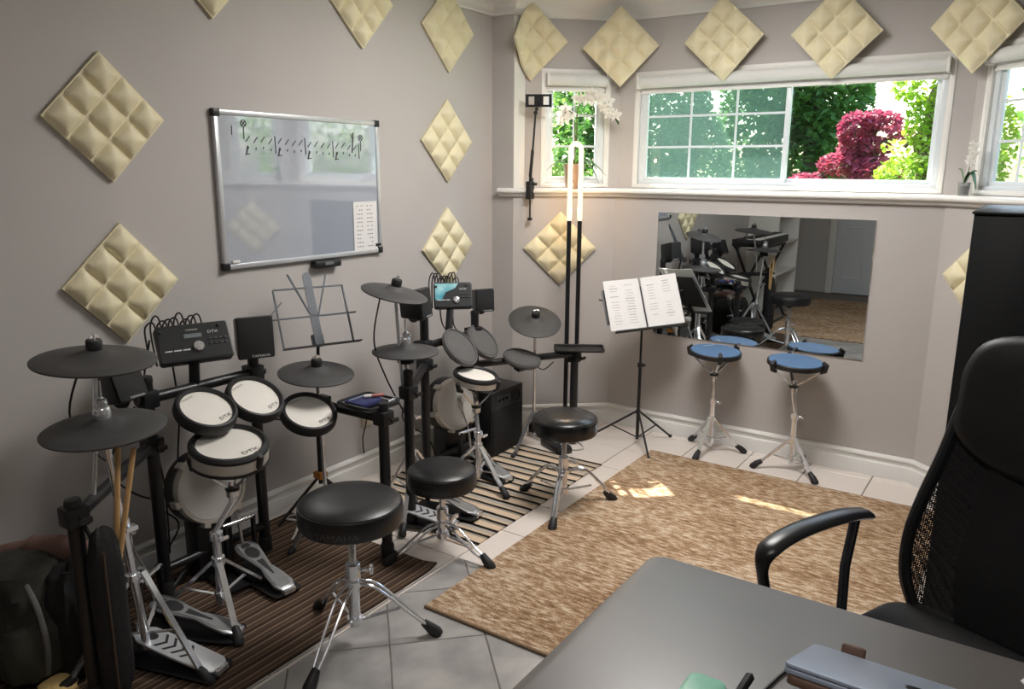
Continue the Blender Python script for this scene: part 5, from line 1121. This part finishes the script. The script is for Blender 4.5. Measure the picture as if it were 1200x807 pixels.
# ------------------------------------------------------------------ office chair
meshm = bpy.data.materials.new('chair_mesh'); meshm.use_nodes = True; n = meshm.node_tree; b = n.nodes['Principled BSDF']; b.inputs['Base Color'].default_value = (0.012, 0.012, 0.013, 1); b.inputs['Roughness'].default_value = 1.1
tc = n.nodes.new('ShaderNodeTexCoord'); vo = n.nodes.new('ShaderNodeTexVoronoi'); vo.inputs['Scale'].default_value = 210; vo.inputs['Randomness'].default_value = 0.15; n.links.new(tc.outputs['Object'], vo.inputs[0])
lt2 = n.nodes.new('ShaderNodeMath'); lt2.operation = 'LESS_THAN'; lt2.inputs[1].default_value = 0.46; n.links.new(vo.outputs['Distance'], lt2.inputs[0])
tr = n.nodes.new('ShaderNodeBsdfTransparent'); mx = n.nodes.new('ShaderNodeMixShader'); n.links.new(lt2.outputs[0], mx.inputs[0]); n.links.new(b.outputs[0], mx.inputs[1]); n.links.new(tr.outputs[0], mx.inputs[2]); n.links.new(mx.outputs[0], n.nodes['Material Output'].inputs[0])
chb = mat('chair_fabric', (11, 11, 12), 0.85, var=0.15, scale=300, bump=0.2); lea = mat('chair_leatherette', (15, 16, 17), 0.5, var=0.08, scale=30, bump=0.05); armm = mat('arm_plastic', (20, 21, 23), 0.32, var=0.05)
oc = thing('office_chair', 'black high-back mesh office chair with armrests behind the desk', 'office chair', (2.655, 1.70, 0.0), 2.735)
sp = rrect(-0.25, 0.25, -0.22, 0.26, 0.07, 6)
g = G().prism(sp, 0.435, 0.50); g.build('seat', chb, oc, 0.025, seg=4)
prof = [(0.49, 0.20), (0.56, 0.232), (0.66, 0.240), (0.76, 0.228), (0.86, 0.208), (0.96, 0.192), (1.02, 0.182)]
def by(z): return -0.225 - 0.02*math.sin((z-0.5)*4) - 0.17*max(0, z-0.62)**1.1
def cup(x, z): return by(z) + 0.35*x*x
edge = [V((h, cup(h, z), z)) for z, h in prof]
loop = edge + [V((-p.x, p.y, p.z)) for p in reversed(edge)]
G().tube(catmull(edge, 4), 0.015, 10).build('back_frame', armm, oc); G().tube(catmull([V((-p.x, p.y, p.z)) for p in edge], 4), 0.015, 10).build('back_frame', armm, oc); G().tube([V((x*0.2, cup(x*0.2, 0.49), 0.49)) for x in (-1, -.5, 0, .5, 1)], 0.014, 10).build('back_frame', armm, oc)
def panel(f0, f1, z0, z1, off, m, nm, t=0.0, nx=8, nz=14):
    g = G(); vs = []; fs = []
    def half(z):
        for (a, ha), (c_, hc) in zip(prof, prof[1:]):
            if a <= z <= c_: return ha+(hc-ha)*(z-a)/(c_-a)
        return prof[0][1] if z < prof[0][0] else prof[-1][1]
    lay = (0, 1) if t else (0,)
    for k in lay:
        for i in range(nx+1):
            for j in range(nz+1):
                z = z0+(z1-z0)*j/nz; x = half(z)*(f0+(f1-f0)*i/nx); vs.append((x, cup(x, z)+off-k*t, z))
    N = (nx+1)*(nz+1)
    for k in lay:
        for i in range(nx):
            for j in range(nz): f = (k*N+i*(nz+1)+j, k*N+(i+1)*(nz+1)+j, k*N+(i+1)*(nz+1)+j+1, k*N+i*(nz+1)+j+1); fs.append(f if k == 0 else tuple(reversed(f)))
    if t:
        for j in range(nz):
            for i in (0, nx): q = i*(nz+1)+j; fs.append((q, q+1, N+q+1, N+q))
        for i in range(nx):
            for j in (0, nz): q = i*(nz+1)+j; fs.append((q, q+nz+1, N+q+nz+1, N+q))
    return g.add(vs, fs).build(nm, m, oc)
panel(-0.95, 0.95, 0.50, 1.01, 0.0, meshm, 'mesh_back', 0.0022, 16, 24)
panel(-0.5, 0.5, 0.50, 0.95, 0.014, chb, 'back_cushion', 0.03)
hp = []
g = G(); n_ = 22
# padded headrest: rounded outline with a scooped lower edge
def hr(u): return 0.235*abs(u)
out_ = [(-0.185, 0.94), (-0.19, 1.02), (-0.19, 1.08), (-0.165, 1.135), (-0.11, 1.162), (0, 1.172), (0.11, 1.162), (0.165, 1.135), (0.19, 1.08), (0.19, 1.02), (0.185, 0.94), (0.12, 0.885), (0, 0.86), (-0.12, 0.885)]
o3 = catmull([V((x, z, 0)) for x, z in out_+[out_[0]]], 4)[:-1]
cx, cz = 0.0, 1.04; rings = [(1.0, -0.012), (1.03, 0.008), (1.0, 0.026), (0.9, 0.034), (0.6, 0.038), (0.25, 0.039)]; vs = []; fs = []
for k, off in rings:
    for p in o3: x = p.x*k; z = cz+(p.y-cz)*k; vs.append((x, cup(x, z)+off, z))
m_ = len(o3)
for a in range(len(rings)-1):
    for j in range(m_): fs.append((a*m_+j, a*m_+(j+1) % m_, (a+1)*m_+(j+1) % m_, (a+1)*m_+j))
fs += [tuple(range(m_)), tuple(range((len(rings)-1)*m_, len(rings)*m_))]
g.add(vs, fs); hd_ = g.build('headrest', lea, oc, smooth=60)
for s_ in (1, -1):
    x = 0.325*s_
    A = catmull([(x, -0.165, 0.695), (x, -0.08, 0.71), (x, 0.06, 0.715), (x, 0.16, 0.705), (x, 0.205, 0.68), (x, 0.20, 0.62), (x*0.97, 0.165, 0.51), (x*0.85, 0.12, 0.435)], 6)
    if s_ < 0: A = [p-V((0, 0, 0.03)) for p in A]
    g = G(); vs = []; fs = []; k = 10
    for i, p in enumerate(A):
        t = (A[min(i+1, len(A)-1)]-A[max(i-1, 0)]).normalized(); up = V((1, 0, 0)).cross(t).normalized(); wd = 0.030 if i < 22 else max(0.014, 0.030-0.0022*(i-21)); hh_ = 0.012
        for j in range(k): a = 2*PI*j/k; vs.append(p + V((1, 0, 0))*wd*math.cos(a) + up*hh_*math.sin(a))
    for i in range(len(A)-1):
        for j in range(k): fs.append((i*k+j, i*k+(j+1) % k, (i+1)*k+(j+1) % k, (i+1)*k+j))
    fs += [tuple(range(k)), tuple(range((len(A)-1)*k, len(A)*k))]
    ar = g.add(vs, fs).build('armrest', armm, oc, smooth=60)
    G().tube([(x, -0.13, 0.70 if s_ > 0 else 0.67), (x*0.96, -0.085, 0.58), (x*0.86, -0.04, 0.445)], 0.0125, 12).build('arm_post', mat('dark_chrome', (84, 86, 92), 0.2, 0.9), ar); G().bar((x*0.9, 0.12, 0.43), (0.15*s_, 0.10, 0.43), 0.03, 0.008).build('arm_bracket', armm, ar)
G().cyl((0, 0, 0.12), (0, 0, 0.42), 0.026).build('gas_lift', chrome, oc); G().box((0, 0, 0.425), (0.2, 0.2, 0.03)).build('seat_mechanism', armm, oc, 0.005)
G().bar((0, -0.1, 0.42), (0, -0.24, 0.50), 0.06, 0.012).build('back_bracket', armm, oc)
for k in range(5):
    a = k*1.2566+0.3; d = V((math.cos(a), math.sin(a), 0)); l = G().tube([V((0, 0, 0.12)), d*0.15+V((0, 0, 0.105)), d*0.28+V((0, 0, 0.075))], [0.03, 0.022, 0.015], 10).build('base_spoke', armm, oc)
    G().lathe([(0.012, -0.02), (0.026, -0.018), (0.028, 0), (0.026, 0.018), (0.012, 0.02)], d*0.285+V((0, 0, 0.040)), basis((-d.y, d.x, 0)), 18).build('caster', rubber, l)

# ------------------------------------------------------------------ tall black cabinet
cabm = mat('cabinet_black', (17, 19, 22), 0.45, var=0.06, scale=6)
cb_ = thing('tall_cabinet', 'tall plain black cabinet behind the office chair', 'cabinet', (2.80, 3.14, 0))
G().bx(-0.285, 0.285, -0.31, 0.33, 0.0, 1.395).build('body', cabm, cb_, 0.002); G().bx(-0.29, 0.29, -0.33, 0.332, 1.395, 1.402).build('top_panel', cabm, cb_, 0.001)
for s_ in (-1, 1): dd = G().bx(min(0.002*s_, 0.283*s_), max(0.002*s_, 0.283*s_), -0.328, -0.311, 0.04, 1.39).build('door', cabm, cb_, 0.0015); G().cyl((0.03*s_, -0.335, 0.6), (0.03*s_, -0.335, 0.72), 0.005).build('handle', blackm, dd)
bx_ = thing('flat_box', 'flat black box lying on top of the tall cabinet', 'box', (2.83, 3.12, 1.402)); G().prism(rrect(-0.19, 0.2, -0.12, 0.17, 0.02), 0.0, 0.022).build('body', blackp, bx_, 0.005); G().prism(rrect(-0.16, 0.17, -0.09, 0.14, 0.02), 0.022, 0.03).build('lid', blackp, bx_, 0.003)

# ------------------------------------------------------------------ keyboard near the door end (seen in the mirror)
kbd = thing('keyboard', 'long black digital keyboard on a stand, seen only in the mirror', 'keyboard', (0.33, 0.30, 0.80))
G().bx(-0.14, 0.14, -0.50, 0.48, 0, 0.07).build('case', blackp, kbd, 0.006)
wk = G().bx(0, 0.13, -0.0105, 0.0105, 0.07, 0.082).mesh('white_key', white, 0.001, 1); bkk = G().bx(0.0, 0.08, -0.006, 0.006, 0.082, 0.092).mesh('black_key', blackp, 0.001, 1)
for i in range(41):
    o = link('white_key', wk, kbd); o.location = (0.0, -0.46+i*0.0225, 0)
    if i % 7 in (0, 1, 3, 4, 5): o = link('black_key', bkk, kbd); o.location = (0.0, -0.4485+i*0.0225, 0)
ks = thing('keyboard_stand', 'black crossed keyboard stand, seen only in the mirror', 'keyboard stand', (0.33, 0.30, 0))
for y in (-0.35, 0.35):
    for s_ in (-1, 1): G().bar((-0.2*s_, y, 0.02), (0.14*s_, y, 0.785), 0.03, 0.02).build('leg', blackm, ks)
for x in (-0.2, 0.2): G().cyl((x, -0.42, 0.02), (x, 0.42, 0.02), 0.016).build('foot_bar', blackm, ks)
for x in (-0.13, 0.13): G().cyl((x, -0.42, 0.785), (x, 0.42, 0.785), 0.012).build('support_bar', blackm, ks)

# things standing on rugs are lifted to the pile
for o in bpy.data.objects:
    if o.parent or 'category' not in o: continue
    if o.name.startswith(('drum_rack', 'snare_stand', 'kick_pad', 'drum_pedal', 'hi_hat_stand')): o.location.z += 0.007
